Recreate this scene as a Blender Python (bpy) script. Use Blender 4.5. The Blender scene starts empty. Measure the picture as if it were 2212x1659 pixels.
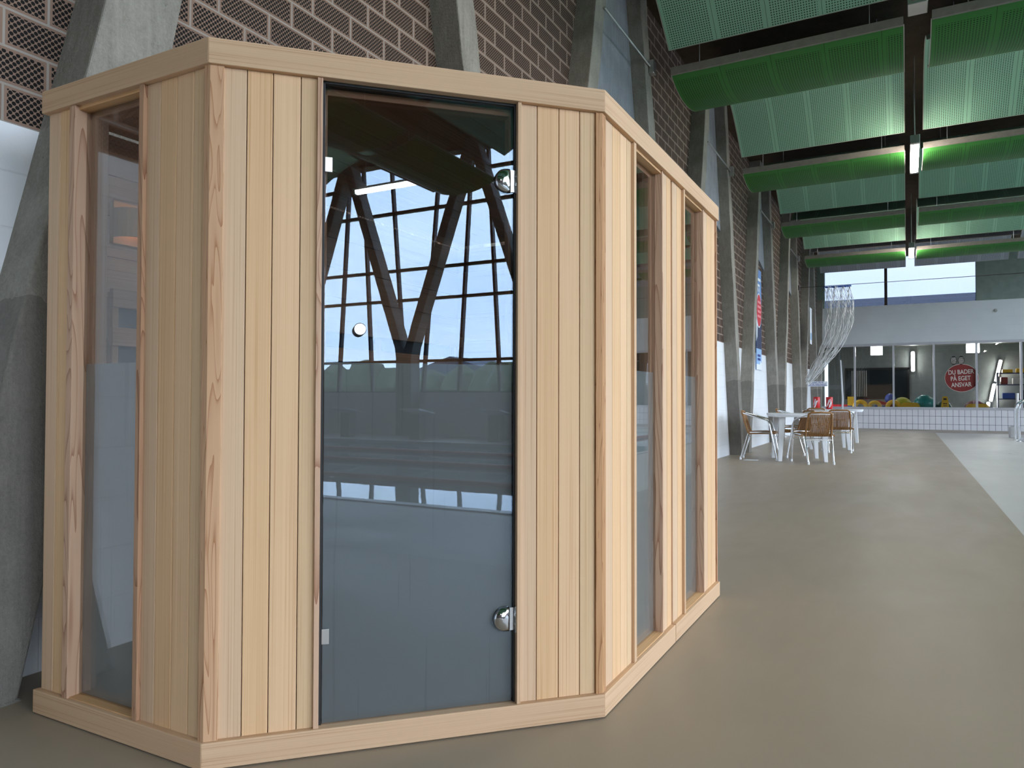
import bpy, math, random
from mathutils import Vector, Matrix
random.seed(7)
C = bpy.context.scene.collection
SC = bpy.context.scene

# ------------------------------------------------------------------ camera
YAW, PITCH, ROLL, FPX = 0.500, 0.0199, 0.0024, 1560.0
def make_camera():
    f = Vector((-math.sin(YAW)*math.cos(PITCH), math.cos(YAW)*math.cos(PITCH), math.sin(PITCH)))
    r = Vector((math.cos(YAW), math.sin(YAW), 0)); u = r.cross(f)
    c, s = math.cos(ROLL), math.sin(ROLL)
    r, u = r*c+u*s, -r*s+u*c
    cd = bpy.data.cameras.new('camera'); cam = bpy.data.objects.new('camera', cd); C.objects.link(cam)
    cd.sensor_width = 36; cd.lens = 36*FPX/2212; cd.clip_end = 500; cd.clip_start = 0.05
    m = Matrix(((r.x, u.x, -f.x, 0), (r.y, u.y, -f.y, 0), (r.z, u.z, -f.z, 1.0), (0, 0, 0, 1)))
    cam.matrix_world = m
    SC.camera = cam
make_camera()

# ------------------------------------------------------------------ world, exposure
SKY = (0.74, 0.83, 1.0); SKY_STRENGTH = 4.3
LAMP_STRENGTH = 24.0
EXPOSURE = 1.72
def make_world():
    w = bpy.data.worlds.new('overcast_sky'); SC.world = w; w.use_nodes = True
    nt = w.node_tree; n = nt.nodes; l = nt.links; n.clear()
    out = n.new('ShaderNodeOutputWorld'); bg = n.new('ShaderNodeBackground')
    tc = n.new('ShaderNodeTexCoord'); no = n.new('ShaderNodeTexNoise'); mp = n.new('ShaderNodeMapping')
    mp.inputs['Scale'].default_value = (1, 1, 3)
    no.inputs['Scale'].default_value = 2.2; no.inputs['Detail'].default_value = 5
    rp = n.new('ShaderNodeValToRGB')
    rp.color_ramp.elements[0].position = .35; rp.color_ramp.elements[0].color = (SKY[0]*.78, SKY[1]*.86, SKY[2]*.97, 1)
    rp.color_ramp.elements[1].position = .68; rp.color_ramp.elements[1].color = (.86, .92, 1.0, 1)
    l.new(tc.outputs['Generated'], mp.inputs['Vector']); l.new(mp.outputs['Vector'], no.inputs['Vector'])
    l.new(no.outputs['Fac'], rp.inputs['Fac']); l.new(rp.outputs['Color'], bg.inputs['Color'])
    bg.inputs['Strength'].default_value = SKY_STRENGTH
    l.new(bg.outputs['Background'], out.inputs['Surface'])
make_world()
SC.view_settings.view_transform = 'Standard'; SC.view_settings.look = 'None'
SC.view_settings.gamma = 1; SC.view_settings.use_curve_mapping = False
SC.view_settings.exposure = EXPOSURE
cy = SC.cycles
cy.max_bounces = 9; cy.diffuse_bounces = 4; cy.glossy_bounces = 4; cy.transmission_bounces = 4
cy.transparent_max_bounces = 14; cy.sample_clamp_indirect = 4.0; cy.caustics_reflective = True; cy.caustics_refractive = False
cy.use_denoising = True; cy.blur_glossy = 0.6
def portal(loc, rot, sx, sy):
    d = bpy.data.lights.new('window_daylight', 'AREA'); d.shape = 'RECTANGLE'; d.size = sx; d.size_y = sy
    d.cycles.is_portal = True
    o = bpy.data.objects.new('window_daylight', d); C.objects.link(o); o.location = loc; o.rotation_euler = rot
portal((13.3, 6.8, 4.4), (0, math.pi/2, 0), 6.6, 42)          # opposite window wall, light goes towards -X
portal((-0.26, 28.2, 5.0), (-math.pi/2, 0, 0), 4.5, 1.7)      # clerestory in the end wall

# ------------------------------------------------------------------ mesh helper
class MB:
    def __init__(s): s.v = []; s.f = []; s.uv = []; s.m = []; s.sm = []
    def add(s, vs, fs, uvs, mi=0, M=None, smooth=False):
        b = len(s.v)
        for p in vs:
            p = Vector(p)
            if M is not None: p = M @ p
            s.v.append(p)
        for k, f in enumerate(fs):
            s.f.append([b+i for i in f]); s.uv.append(uvs[k] if uvs else [(0, 0)]*len(f)); s.m.append(mi); s.sm.append(smooth)
    def box(s, lo, hi, M=None, mi=0, shear=None):
        x0, y0, z0 = lo; x1, y1, z1 = hi
        vs = [(x, y, z) for z in (z0, z1) for y in (y0, y1) for x in (x0, x1)]
        d = (abs(x1-x0), abs(y1-y0), abs(z1-z0)); L = d.index(max(d))
        fs = [(0, 2, 3, 1), (4, 5, 7, 6), (0, 1, 5, 4), (2, 6, 7, 3), (0, 4, 6, 2), (1, 3, 7, 5)]
        nax = [2, 2, 1, 1, 0, 0]; uvs = []
        for f, a in zip(fs, nax):
            o = [i for i in (0, 1, 2) if i != a]
            vi = L if L in o else o[1]; ui = [i for i in o if i != vi][0]
            uvs.append([(vs[i][ui]+vs[i][a]*.37, vs[i][vi]) for i in f])
        if shear: vs = [shear(p) for p in vs]
        s.add(vs, fs, uvs, mi, M)
    def prism(s, poly, h0, h1, M=None, mi=0, smooth=False):        # poly in xy, extruded along z
        n = len(poly)
        vs = [(x, y, h0) for x, y in poly]+[(x, y, h1) for x, y in poly]
        fs = [tuple(range(n-1, -1, -1)), tuple(range(n, 2*n))]+[(i, (i+1) % n, n+(i+1) % n, n+i) for i in range(n)]
        uvs = [[(vs[i][0], vs[i][1]) for i in f] for f in fs]
        s.add(vs, fs[:2], uvs[:2], mi, M); 
        b = [f for f in fs[2:]]
        s.add(vs, b, uvs[2:], mi, M, smooth)
    def tube(s, pts, r, n=8, M=None, mi=0, cap=True):
        pts = [Vector(p) for p in pts]; N = len(pts); vs = []; up = None
        rr = r if isinstance(r, (list, tuple)) else [r]*N
        for i, p in enumerate(pts):
            t = (pts[min(i+1, N-1)]-pts[max(i-1, 0)]).normalized()
            if up is None:
                a = Vector((0, 0, 1)) if abs(t.z) < .9 else Vector((1, 0, 0))
                up = t.cross(a).normalized()
            else: up = (up-t*up.dot(t)).normalized()
            w = t.cross(up)
            for k in range(n):
                an = 2*math.pi*k/n; vs.append(p+(up*math.cos(an)+w*math.sin(an))*rr[i])
        fs = [(i*n+k, i*n+(k+1) % n, (i+1)*n+(k+1) % n, (i+1)*n+k) for i in range(N-1) for k in range(n)]
        s.add(vs, fs, None, mi, M, True)
        if cap: s.add(vs, [tuple(range(n-1, -1, -1)), tuple(range((N-1)*n, N*n))], None, mi, M)
    def lathe(s, prof, M=None, n=24, mi=0, smooth=True):
        vs = []; N = len(prof)
        for r, z in prof:
            for k in range(n):
                a = 2*math.pi*k/n; vs.append((r*math.cos(a), r*math.sin(a), z))
        fs = [(i*n+k, i*n+(k+1) % n, (i+1)*n+(k+1) % n, (i+1)*n+k) for i in range(N-1) for k in range(n)]
        uvs = [[(k/n, i/N)]*4 for i in range(N-1) for k in range(n)]
        s.add(vs, fs, uvs, mi, M, smooth)
        s.add(vs, [tuple(range(n-1, -1, -1)), tuple(range((N-1)*n, N*n))], None, mi, M)
    def torus(s, R, r, M=None, mi=0, n=32, k=12, a0=0, a1=2*math.pi):
        full = abs(a1-a0-2*math.pi) < 1e-4; N = n if full else n+1; vs = []
        for i in range(N):
            a = a0+(a1-a0)*i/n
            for j in range(k):
                b = 2*math.pi*j/k; q = R+r*math.cos(b); vs.append((q*math.cos(a), q*math.sin(a), r*math.sin(b)))
        fs = [(i*k+j, ((i+1) % N)*k+j, ((i+1) % N)*k+(j+1) % k, i*k+(j+1) % k) for i in range(n) for j in range(k)]
        s.add(vs, fs, None, mi, M, True)
    def build(s, name, mats, parent=None, loc=None, bevel=0, label=None):
        me = bpy.data.meshes.new(name); me.from_pydata([tuple(p) for p in s.v], [], s.f)
        if not isinstance(mats, (list, tuple)): mats = [mats]
        for m in mats: me.materials.append(m)
        uvl = me.uv_layers.new(name='UVMap'); k = 0
        for pi, p in enumerate(me.polygons):
            p.material_index = s.m[pi]; p.use_smooth = s.sm[pi]
            for q, li in enumerate(p.loop_indices): uvl.data[li].uv = s.uv[pi][q]
        me.update()
        o = bpy.data.objects.new(name, me); C.objects.link(o)
        if parent is not None: o.parent = parent
        if loc is not None: o.location = loc
        if bevel:
            b = o.modifiers.new('bevel', 'BEVEL'); b.width = bevel; b.segments = 2; b.limit_method = 'ANGLE'; b.angle_limit = .7
        if label: o['label'] = label
        return o
def empty(name, loc=(0, 0, 0), rz=0):
    o = bpy.data.objects.new(name, None); C.objects.link(o); o.location = loc; o.rotation_euler = (0, 0, rz); o.empty_display_size = .1
    return o
def tag(o, label, cat, group=None, kind=None):
    if label: o['label'] = label
    if cat: o['category'] = cat
    if group: o['group'] = group
    if kind: o['kind'] = kind
    return o
def struct(o, label=None):
    o['kind'] = 'structure'
    if label: o['label'] = label
    return o
def copy_tree(o, parent=None):
    c = o.copy(); C.objects.link(c)
    if parent is not None: c.parent = parent
    for ch in list(o.children): copy_tree(ch, c)
    return c
def T(x, y, z): return Matrix.Translation((x, y, z))
def R(a, ax): return Matrix.Rotation(a, 4, ax)

# ------------------------------------------------------------------ materials
def srgb(r, g, b):
    f = lambda c: ((c/255)/12.92 if c/255 <= .04045 else ((c/255+.055)/1.055)**2.4)
    return (f(r), f(g), f(b), 1)
class NT:
    def __init__(s, name):
        s.mat = bpy.data.materials.new(name); s.mat.use_nodes = True
        s.t = s.mat.node_tree; s.t.nodes.clear(); s.out = s.n('OutputMaterial')
    def n(s, t, **kw):
        nd = s.t.nodes.new('ShaderNode'+t)
        for k, v in kw.items(): setattr(nd, k, v)
        return nd
    def l(s, a, b): s.t.links.new(a, b)
    def math(s, op, a, b=None, c=None):
        nd = s.n('Math', operation=op)
        for i, x in enumerate((a, b, c)):
            if x is None: continue
            if isinstance(x, (int, float)): nd.inputs[i].default_value = x
            else: s.l(x, nd.inputs[i])
        return nd.outputs[0]
    def mix(s, f, a, b, blend='MIX'):
        nd = s.n('Mix', data_type='RGBA', blend_type=blend)
        for k, x in ((0, f), (6, a), (7, b)):
            if isinstance(x, (int, float)): nd.inputs[k].default_value = x
            elif isinstance(x, (tuple, list)): nd.inputs[k].default_value = x
            else: s.l(x, nd.inputs[k])
        return nd.outputs[2]
    def ramp(s, f, stops):
        nd = s.n('ValToRGB'); cr = nd.color_ramp
        while len(cr.elements) < len(stops): cr.elements.new(.5)
        for e, (p, c) in zip(cr.elements, stops): e.position = p; e.color = c if len(c) == 4 else (*c, 1)
        s.l(f, nd.inputs['Fac']); return nd.outputs['Color']
    def noise(s, vec, scale, detail=3, rough=.5, dist=0):
        nd = s.n('TexNoise'); nd.inputs['Scale'].default_value = scale; nd.inputs['Detail'].default_value = detail
        nd.inputs['Roughness'].default_value = rough; nd.inputs['Distortion'].default_value = dist
        if vec is not None: s.l(vec, nd.inputs['Vector'])
        return nd.outputs['Fac']
    def mapping(s, vec, scale=(1, 1, 1), loc=(0, 0, 0)):
        nd = s.n('Mapping'); nd.inputs['Scale'].default_value = scale; nd.inputs['Location'].default_value = loc
        s.l(vec, nd.inputs['Vector']); return nd.outputs['Vector']
    def bsdf(s, color, rough=.5, metal=0, spec=.5, bump=None, bstr=.2, bdist=.01):
        p = s.n('BsdfPrincipled')
        for k, x in (('Base Color', color), ('Roughness', rough), ('Metallic', metal), ('Specular IOR Level', spec)):
            if isinstance(x, (int, float, tuple, list)): p.inputs[k].default_value = x
            else: s.l(x, p.inputs[k])
        if bump is not None:
            b = s.n('Bump'); b.inputs['Strength'].default_value = bstr; b.inputs['Distance'].default_value = bdist
            s.l(bump, b.inputs['Height']); s.l(b.outputs['Normal'], p.inputs['Normal'])
        s.l(p.outputs[0], s.out.inputs[0]); return p
def plain(name, col, rough=.5, metal=0, spec=.5, var=.06, nscale=6):
    t = NT(name); tc = t.n('TexCoord')
    f = t.noise(tc.outputs['Object'], nscale, 4)
    d = tuple(c*(1-var*2) for c in col[:3])+(1,); u = tuple(min(1, c*(1+var)) for c in col[:3])+(1,)
    t.bsdf(t.ramp(f, [(.3, d), (.7, u)]), rough, metal, spec); return t.mat
def emit(name, col, s):
    t = NT(name); e = t.n('Emission'); e.inputs[0].default_value = col; e.inputs[1].default_value = s; t.l(e.outputs[0], t.out.inputs[0]); return t.mat
def wood(name, light, dark, flame=False, tone=.10):
    t = NT(name); uv = t.n('UVMap'); geo = t.n('NewGeometry')
    rnd = geo.outputs['Random Per Island']
    comb = t.n('CombineXYZ'); t.l(t.math('MULTIPLY', rnd, 53.0), comb.inputs[0]); t.l(t.math('MULTIPLY', rnd, 91.0), comb.inputs[1])
    va = t.n('VectorMath', operation='ADD'); t.l(uv.outputs[0], va.inputs[0]); t.l(comb.outputs[0], va.inputs[1])
    vec = va.outputs[0]
    if flame:
        big = t.noise(t.mapping(vec, (13, 1.3, 1)), 1.0, 1.5, .4, .6)
        w = t.math('FRACT', t.math('MULTIPLY', big, 11.0))
        g = t.math('POWER', w, 2.2)
    else:
        g1 = t.noise(t.mapping(vec, (240, .9, 1)), 1.0, 2.5, .55, .1)
        g = t.math('MULTIPLY', t.math('SUBTRACT', g1, .40), 2.9)
    fine = t.noise(t.mapping(vec, (420, 3, 1)), 1.0, 2)
    broad = t.noise(t.mapping(vec, (16, .35, 1)), 1.0, 2)
    mid = tuple(a*.62+b*.38 for a, b in zip(light, dark))[:3]+(1,)
    c = t.ramp(g, [(0.0, light), (.55, tuple(a*.8+b*.2 for a, b in zip(light, dark))[:3]+(1,)), (1.0, dark)])
    c = t.mix(t.math('MULTIPLY', fine, .35), c, mid)
    c = t.mix(t.math('MULTIPLY', t.math('SUBTRACT', broad, .3), .9), c, tuple(x*.86 for x in mid[:3])+(1,), 'MIX')
    hs = t.n('HueSaturation'); t.l(c, hs.inputs['Color'])
    t.l(t.math('ADD', t.math('MULTIPLY', rnd, tone*2), 1-tone), hs.inputs['Value'])
    t.l(t.math('ADD', t.math('MULTIPLY', t.math('FRACT', t.math('MULTIPLY', rnd, 7.3)), .008), .489), hs.inputs['Hue'])
    t.l(t.math('ADD', t.math('MULTIPLY', t.math('FRACT', t.math('MULTIPLY', rnd, 13.7)), .22), .98), hs.inputs['Saturation'])
    kn = t.noise(t.mapping(vec, (9, 1.1, 1)), 1.0, 1)
    col = t.mix(t.math('MULTIPLY', t.math('GREATER_THAN', kn, .80), .35), hs.outputs[0], dark)
    t.bsdf(col, .62, 0, .18, fine, .12, .001); return t.mat
def concrete(name, a, b, paint=None):
    t = NT(name); tc = t.n('TexCoord'); o = tc.outputs['Object']
    n1 = t.noise(o, 3.4, 8, .68); n2 = t.noise(t.mapping(o, (34, 34, 2.4)), 1.0, 4, .6); n3 = t.noise(o, 75, 4, .75)
    c = t.ramp(n1, [(.32, a), (.68, b)])
    c = t.mix(t.math('MULTIPLY', t.math('SUBTRACT', n2, .25), 1.0), c, tuple(x*.5 for x in a[:3])+(1,))
    pit = t.n('TexVoronoi'); pit.inputs['Scale'].default_value = 26; t.l(o, pit.inputs['Vector'])
    pm = t.math('LESS_THAN', pit.outputs['Distance'], .10)
    pm = t.math('MULTIPLY', pm, t.math('GREATER_THAN', t.noise(o, 3.1, 2), .55))
    c = t.mix(t.math('MULTIPLY', pm, .6), c, (.05, .048, .045, 1))
    c = t.mix(t.math('MULTIPLY', t.math('SUBTRACT', n3, .3), .9), c, tuple(x*1.3 for x in b[:3])+(1,))
    h = t.math('SUBTRACT', t.math('ADD', n3, t.math('MULTIPLY', n2, .8)), pm)
    if paint:
        sp = t.n('SeparateXYZ'); t.l(o, sp.inputs[0])
        lo = t.math('LESS_THAN', t.math('ADD', sp.outputs[2], t.math('MULTIPLY', t.noise(t.mapping(o, (6, 6, 3)), 1.0, 4), .16)), paint)
        c = t.mix(t.math('MULTIPLY', lo, .42), c, (.085, .076, .066, 1))
    t.bsdf(c, .85, 0, .25, h, .9, .009); return t.mat
def hole_mask(t, x, y, pitch, rad, stagger=True):
    def g(ox):
        fx = t.math('SUBTRACT', t.math('FRACT', t.math('ADD', t.math('DIVIDE', x, pitch), ox)), .5)
        fy = t.math('SUBTRACT', t.math('FRACT', t.math('ADD', t.math('DIVIDE', y, pitch), ox)), .5)
        return t.math('LESS_THAN', t.math('ADD', t.math('MULTIPLY', fx, fx), t.math('MULTIPLY', fy, fy)), rad*rad)
    m = g(0)
    return t.math('MAXIMUM', m, g(.5)) if stagger else m
def brick_mat():
    t = NT('perforated_brick'); tc = t.n('TexCoord'); sp = t.n('SeparateXYZ'); t.l(tc.outputs['Object'], sp.inputs[0])
    cb = t.n('CombineXYZ'); t.l(sp.outputs[1], cb.inputs[0]); t.l(t.math('SUBTRACT', sp.outputs[2], 1.97), cb.inputs[1])
    def bt(mort, c1, c2, cm):
        b = t.n('TexBrick'); b.inputs['Scale'].default_value = 1; b.inputs['Brick Width'].default_value = .30
        b.inputs['Row Height'].default_value = .135; b.inputs['Mortar Size'].default_value = mort; b.inputs['Mortar Smooth'].default_value = .1
        b.inputs['Color1'].default_value = c1; b.inputs['Color2'].default_value = c2; b.inputs['Mortar'].default_value = cm
        t.l(cb.outputs[0], b.inputs['Vector']); return b
    b1 = bt(.0048, srgb(146, 118, 102), srgb(128, 104, 90), srgb(162, 154, 146))
    b2 = bt(.014, (1, 1, 1, 1), (1, 1, 1, 1), (0, 0, 0, 1))
    hm = hole_mask(t, sp.outputs[1], sp.outputs[2], .0235, .31)
    hm = t.math('MULTIPLY', hm, t.math('LESS_THAN', b2.outputs['Fac'], .05))
    n = t.noise(tc.outputs['Object'], 1.3, 4)
    c = t.mix(t.math('MULTIPLY', n, .4), b1.outputs['Color'], srgb(110, 94, 84))
    c = t.mix(hm, c, (.006, .005, .005, 1))  # near-black dots put the shade inside the holes into the colour
    h = t.math('SUBTRACT', t.math('SUBTRACT', 1.0, b1.outputs['Fac']), hm)
    t.bsdf(c, .8, 0, .25, h, .7, .01); return t.mat
def block_mat(name, col, w=.6, hgt=.2, axis=1, bs=.35, off=0.0):
    t = NT(name); tc = t.n('TexCoord'); sp = t.n('SeparateXYZ'); t.l(tc.outputs['Object'], sp.inputs[0])
    cb = t.n('CombineXYZ'); t.l(sp.outputs[axis], cb.inputs[0]); t.l(t.math('ADD', sp.outputs[2], off), cb.inputs[1])
    b = t.n('TexBrick'); b.inputs['Scale'].default_value = 1; b.inputs['Brick Width'].default_value = w
    b.inputs['Row Height'].default_value = hgt; b.inputs['Mortar Size'].default_value = .004; b.inputs['Mortar Smooth'].default_value = .6
    t.l(cb.outputs[0], b.inputs['Vector'])
    n = t.noise(tc.outputs['Object'], 2, 5); n2 = t.noise(tc.outputs['Object'], 70, 3)
    c = t.mix(n, col, tuple(x*.88 for x in col[:3])+(1,))
    c = t.mix(t.math('MULTIPLY', b.outputs['Fac'], .25), c, tuple(x*.6 for x in col[:3])+(1,))
    h = t.math('SUBTRACT', t.math('MULTIPLY', n2, .35), b.outputs['Fac'])
    t.bsdf(c, .6, 0, .35, h, bs, .008); return t.mat
def tile_mat():
    t = NT('white_wall_tiles'); tc = t.n('TexCoord'); sp = t.n('SeparateXYZ'); t.l(tc.outputs['Object'], sp.inputs[0])
    fx = t.math('FRACT', t.math('DIVIDE', sp.outputs[0], .165)); fz = t.math('FRACT', t.math('DIVIDE', t.math('ADD', sp.outputs[2], .09), .265))
    g = t.math('MAXIMUM', t.math('LESS_THAN', fx, .055), t.math('LESS_THAN', fz, .035))
    n = t.noise(tc.outputs['Object'], 3, 2)
    c = t.mix(n, srgb(232, 231, 235), srgb(216, 215, 221)); c = t.mix(g, c, srgb(52, 54, 62))
    t.bsdf(c, .25, 0, .5, t.math('SUBTRACT', 1.0, g), .3, .004); return t.mat
def panel_mat(name, col, edge, seam=.5275, pitch=.026, rad=.27):
    t = NT(name); uv = t.n('UVMap'); sp = t.n('SeparateXYZ'); t.l(uv.outputs[0], sp.inputs[0])
    u, v = sp.outputs[0], sp.outputs[1]
    hm = hole_mask(t, u, v, pitch, rad, False)
    fu = t.math('FRACT', t.math('DIVIDE', u, seam))
    inside = t.math('MULTIPLY', t.math('GREATER_THAN', fu, .07), t.math('LESS_THAN', fu, .93))
    inside = t.math('MULTIPLY', inside, t.math('GREATER_THAN', v, .09))
    hm = t.math('MULTIPLY', hm, inside)
    sm = t.math('LESS_THAN', t.math('ABSOLUTE', t.math('SUBTRACT', fu, .5)), .4965)
    sm = t.math('SUBTRACT', 1.0, sm)
    n = t.noise(uv.outputs[0], 1.2, 3)
    c = t.mix(n, col, tuple(x*.85 for x in col[:3])+(1,))
    c = t.mix(t.math('MAXIMUM', hm, sm), c, tuple(x*.10 for x in col[:3])+(1,))  # holes carry their inner shade as colour; seams are dark lines
    t.bsdf(c, .55, 0, .35, t.math('SUBTRACT', 1.0, hm), .3, .003); return t.mat
def floor_mat(name, a, b, rough=.34, scuff=.5):
    t = NT(name); tc = t.n('TexCoord'); o = tc.outputs['Object']
    n1 = t.noise(o, .8, 5, .6); n2 = t.noise(t.mapping(o, (1.2, .35, 1)), 1.6, 4, .6, .4); n3 = t.noise(o, 180, 2)
    c = t.mix(n1, a, b); c = t.mix(t.math('MULTIPLY', n3, .12), c, tuple(x*.6 for x in a[:3])+(1,))
    st = t.noise(t.mapping(o, (.5, 3, 1)), 2.0, 5, .65, 1.0)
    c = t.mix(t.math('MULTIPLY', t.math('GREATER_THAN', st, .66), .10), c, tuple(x*1.35 for x in b[:3])+(1,))
    rg = t.math('ADD', t.math('MULTIPLY', n2, scuff), rough-.2)
    t.bsdf(c, rg, 0, .5, n3, .05, .002); return t.mat
def glass_mat(name, tint, base, tcol=None):
    t = NT(name); lw = t.n('LayerWeight'); lw.inputs['Blend'].default_value = .5
    p5 = t.math('POWER', lw.outputs['Facing'], 5.0)
    fac = t.math('ADD', t.math('MULTIPLY', p5, 1-base), base)
    tr = t.n('BsdfTransparent'); tr.inputs[0].default_value = tint
    gl = t.n('BsdfGlossy'); gl.inputs['Roughness'].default_value = .0; gl.inputs['Color'].default_value = tcol or (1, 1, 1, 1)
    mx = t.n('MixShader'); t.l(fac, mx.inputs[0]); t.l(tr.outputs[0], mx.inputs[1]); t.l(gl.outputs[0], mx.inputs[2])
    t.l(mx.outputs[0], t.out.inputs[0]); return t.mat
def frost_mat(name, col):
    t = NT(name); tc = t.n('TexCoord'); o = tc.outputs['Object']
    dif = t.n('BsdfDiffuse'); trn = t.n('BsdfTranslucent'); tr = t.n('BsdfTransparent'); tr.inputs[0].default_value = (.8, .85, .85, 1)
    n = t.noise(t.mapping(o, (60, 60, 1.2)), 1.0, 3); n2 = t.noise(o, 3, 3); n3 = t.noise(o, 900, 1)
    c = t.mix(t.math('MULTIPLY', t.math('GREATER_THAN', n, .67), .30), col, tuple(x*.6 for x in col[:3])+(1,))
    c = t.mix(t.math('MULTIPLY', n2, .25), c, tuple(x*.75 for x in col[:3])+(1,))
    c = t.mix(t.math('MULTIPLY', n3, .3), c, tuple(x*.6 for x in col[:3])+(1,))
    t.l(c, dif.inputs[0]); t.l(c, trn.inputs[0])
    m1 = t.n('MixShader'); m1.inputs[0].default_value = .45; t.l(dif.outputs[0], m1.inputs[1]); t.l(trn.outputs[0], m1.inputs[2])
    m2 = t.n('MixShader'); m2.inputs[0].default_value = .06; t.l(m1.outputs[0], m2.inputs[1]); t.l(tr.outputs[0], m2.inputs[2])
    t.l(m2.outputs[0], t.out.inputs[0]); return t.mat
def water_mat():
    t = NT('pool_water'); tc = t.n('TexCoord')
    n = t.noise(tc.outputs['Object'], 1.5, 3)
    t.bsdf(t.mix(n, srgb(70, 120, 130), srgb(110, 160, 165)), .02, 0, .6, n, .08, .03); return t.mat

W_LIGHT = wood('hemlock_boards', srgb(222, 194, 158), srgb(184, 144, 102))
W_TRIM = wood('hemlock_trim', srgb(216, 186, 148), srgb(172, 132, 92))
W_POST = wood('hemlock_post_flame', srgb(212, 180, 148), srgb(150, 106, 76), flame=True)
W_STEP = wood('hemlock_post_grain', srgb(196, 160, 124), srgb(132, 92, 64), flame=True)
W_IN = wood('interior_boards', srgb(206, 178, 150), srgb(150, 112, 84))
CONC = concrete('rough_concrete', srgb(126, 122, 114), srgb(164, 159, 150), 1.42)
CONC_W = concrete('sky_tinted_web_concrete', srgb(132, 136, 144), srgb(160, 164, 172))  # bluish tone puts the sky light on the webs into the colour
CONC_D = concrete('board_marked_concrete', srgb(70, 58, 48), srgb(96, 80, 66))
BRICK = brick_mat()
WHITE_BLOCK = block_mat('white_painted_block', srgb(232, 234, 238), .6, .2, 1)
END_BLOCK = block_mat('end_wall_painted_block', srgb(222, 225, 227), 1.2, .26, 0)
END_GREEN = plain('grey_green_paint', srgb(128, 140, 132), .7)
TILE = tile_mat()
P_DARK = panel_mat('dark_green_perforated', srgb(56, 120, 50), 0)
P_LIGHT = panel_mat('light_green_perforated', srgb(146, 190, 162), 0)
P_GREY = panel_mat('grey_perforated', srgb(170, 172, 182), 0)
P_EDGE = plain('panel_edge_fibreboard', srgb(178, 170, 158), .7)
FASCIA = plain('grey_timber_batten', srgb(128, 120, 112), .75, nscale=14)
FLOOR = floor_mat('grey_epoxy_floor', srgb(160, 146, 128), srgb(142, 129, 112), .48, .35)
DECK = floor_mat('light_epoxy_deck', srgb(198, 196, 192), srgb(178, 176, 172), .5, .35)
DOORGLASS = glass_mat('tinted_door_glass', (.74, .71, .69, 1), .062, (.62, .80, 1, 1))  # blue reflection colour stands in for a bluer sky
WINGLASS = glass_mat('smoked_window_glass', (.82, .81, .80, 1), .09)
CLEARGLASS = glass_mat('clear_window_glass', (.93, .95, .95, 1), .03)
TOPGLASS = glass_mat('sky_dimming_glass', (.285, .30, .325, 1), .04)  # tint added to dim and blue the bright sky behind
ROOMGLASS = glass_mat('dark_room_glass', (.78, .80, .80, 1), .05)
FROST = frost_mat('frosted_film', srgb(216, 226, 230))
FROSTD = frost_mat('frosted_door_film', srgb(222, 238, 246))
CHROME = plain('polished_chrome', (.62, .64, .67, 1), .08, 1, var=.01)
STEEL = plain('brushed_steel', (.62, .62, .62, 1), .32, 1, var=.03)
ALU = plain('polished_aluminium_tube', (.80, .81, .83, 1), .2, 1, var=.02)
BLACK = plain('black_rubber_seal', (.012, .012, .013, 1), .6)
RATTAN = plain('woven_rattan_cane', srgb(146, 104, 58), .5, nscale=60, var=.2)
PLASTIC = plain('white_plastic', srgb(226, 228, 232), .35, var=.02)
WHITE = plain('white_lacquer', srgb(222, 224, 228), .4, var=.02)
FRAME_ALU = plain('satin_aluminium_frame', srgb(190, 190, 196), .4, .2, var=.02)
MULLION = plain('dark_window_frame', srgb(58, 46, 38), .5)
RED = plain('red_plastic', srgb(190, 20, 28), .35)
YELLOW = plain('yellow_plastic', srgb(226, 176, 30), .45)
TEAL = plain('teal_vinyl', srgb(20, 130, 124), .4)
BLUE = plain('blue_vinyl', srgb(30, 74, 160), .45)
NAVY = plain('navy_print', srgb(34, 46, 84), .6)
SKYBLUE = plain('sky_blue_print', srgb(96, 142, 206), .6)
PALEBLUE = plain('pale_blue_print', srgb(150, 186, 226), .6)
REDP = plain('red_print', srgb(206, 34, 52), .6)
PINKP = plain('pink_print', srgb(238, 140, 150), .6)
WHITEP = plain('white_print', srgb(232, 236, 242), .6, var=.01)
MAROON = plain('maroon_sticker', srgb(128, 34, 30), .5)
LETTER = plain('grey_white_lettering', srgb(206, 200, 192), .5, var=.01)
INKBLUE = plain('blue_lettering', srgb(40, 60, 140), .5)
DARKP = plain('dark_heater_panel', srgb(58, 66, 80), .6)
NET = plain('white_nylon_cord', srgb(220, 222, 224), .7)
LAMP = emit('lit_tube_diffuser', (1.0, .93, .82, 1), LAMP_STRENGTH)
LAMP_ROOM = emit('side_room_lamp', (1.0, .98, .95, 1), 20)
WARM = emit('warm_bulb', (1.0, .72, .5, 1), 1.2)
SHADE = plain('birch_veneer_shade', srgb(206, 160, 84), .6)
WATER = water_mat()
GRASS = plain('grass_ground', srgb(120, 130, 96), .9, nscale=3, var=.2)
CORR = plain('grey_metal_cladding', srgb(120, 124, 140), .6, nscale=20, var=.15)

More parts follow.
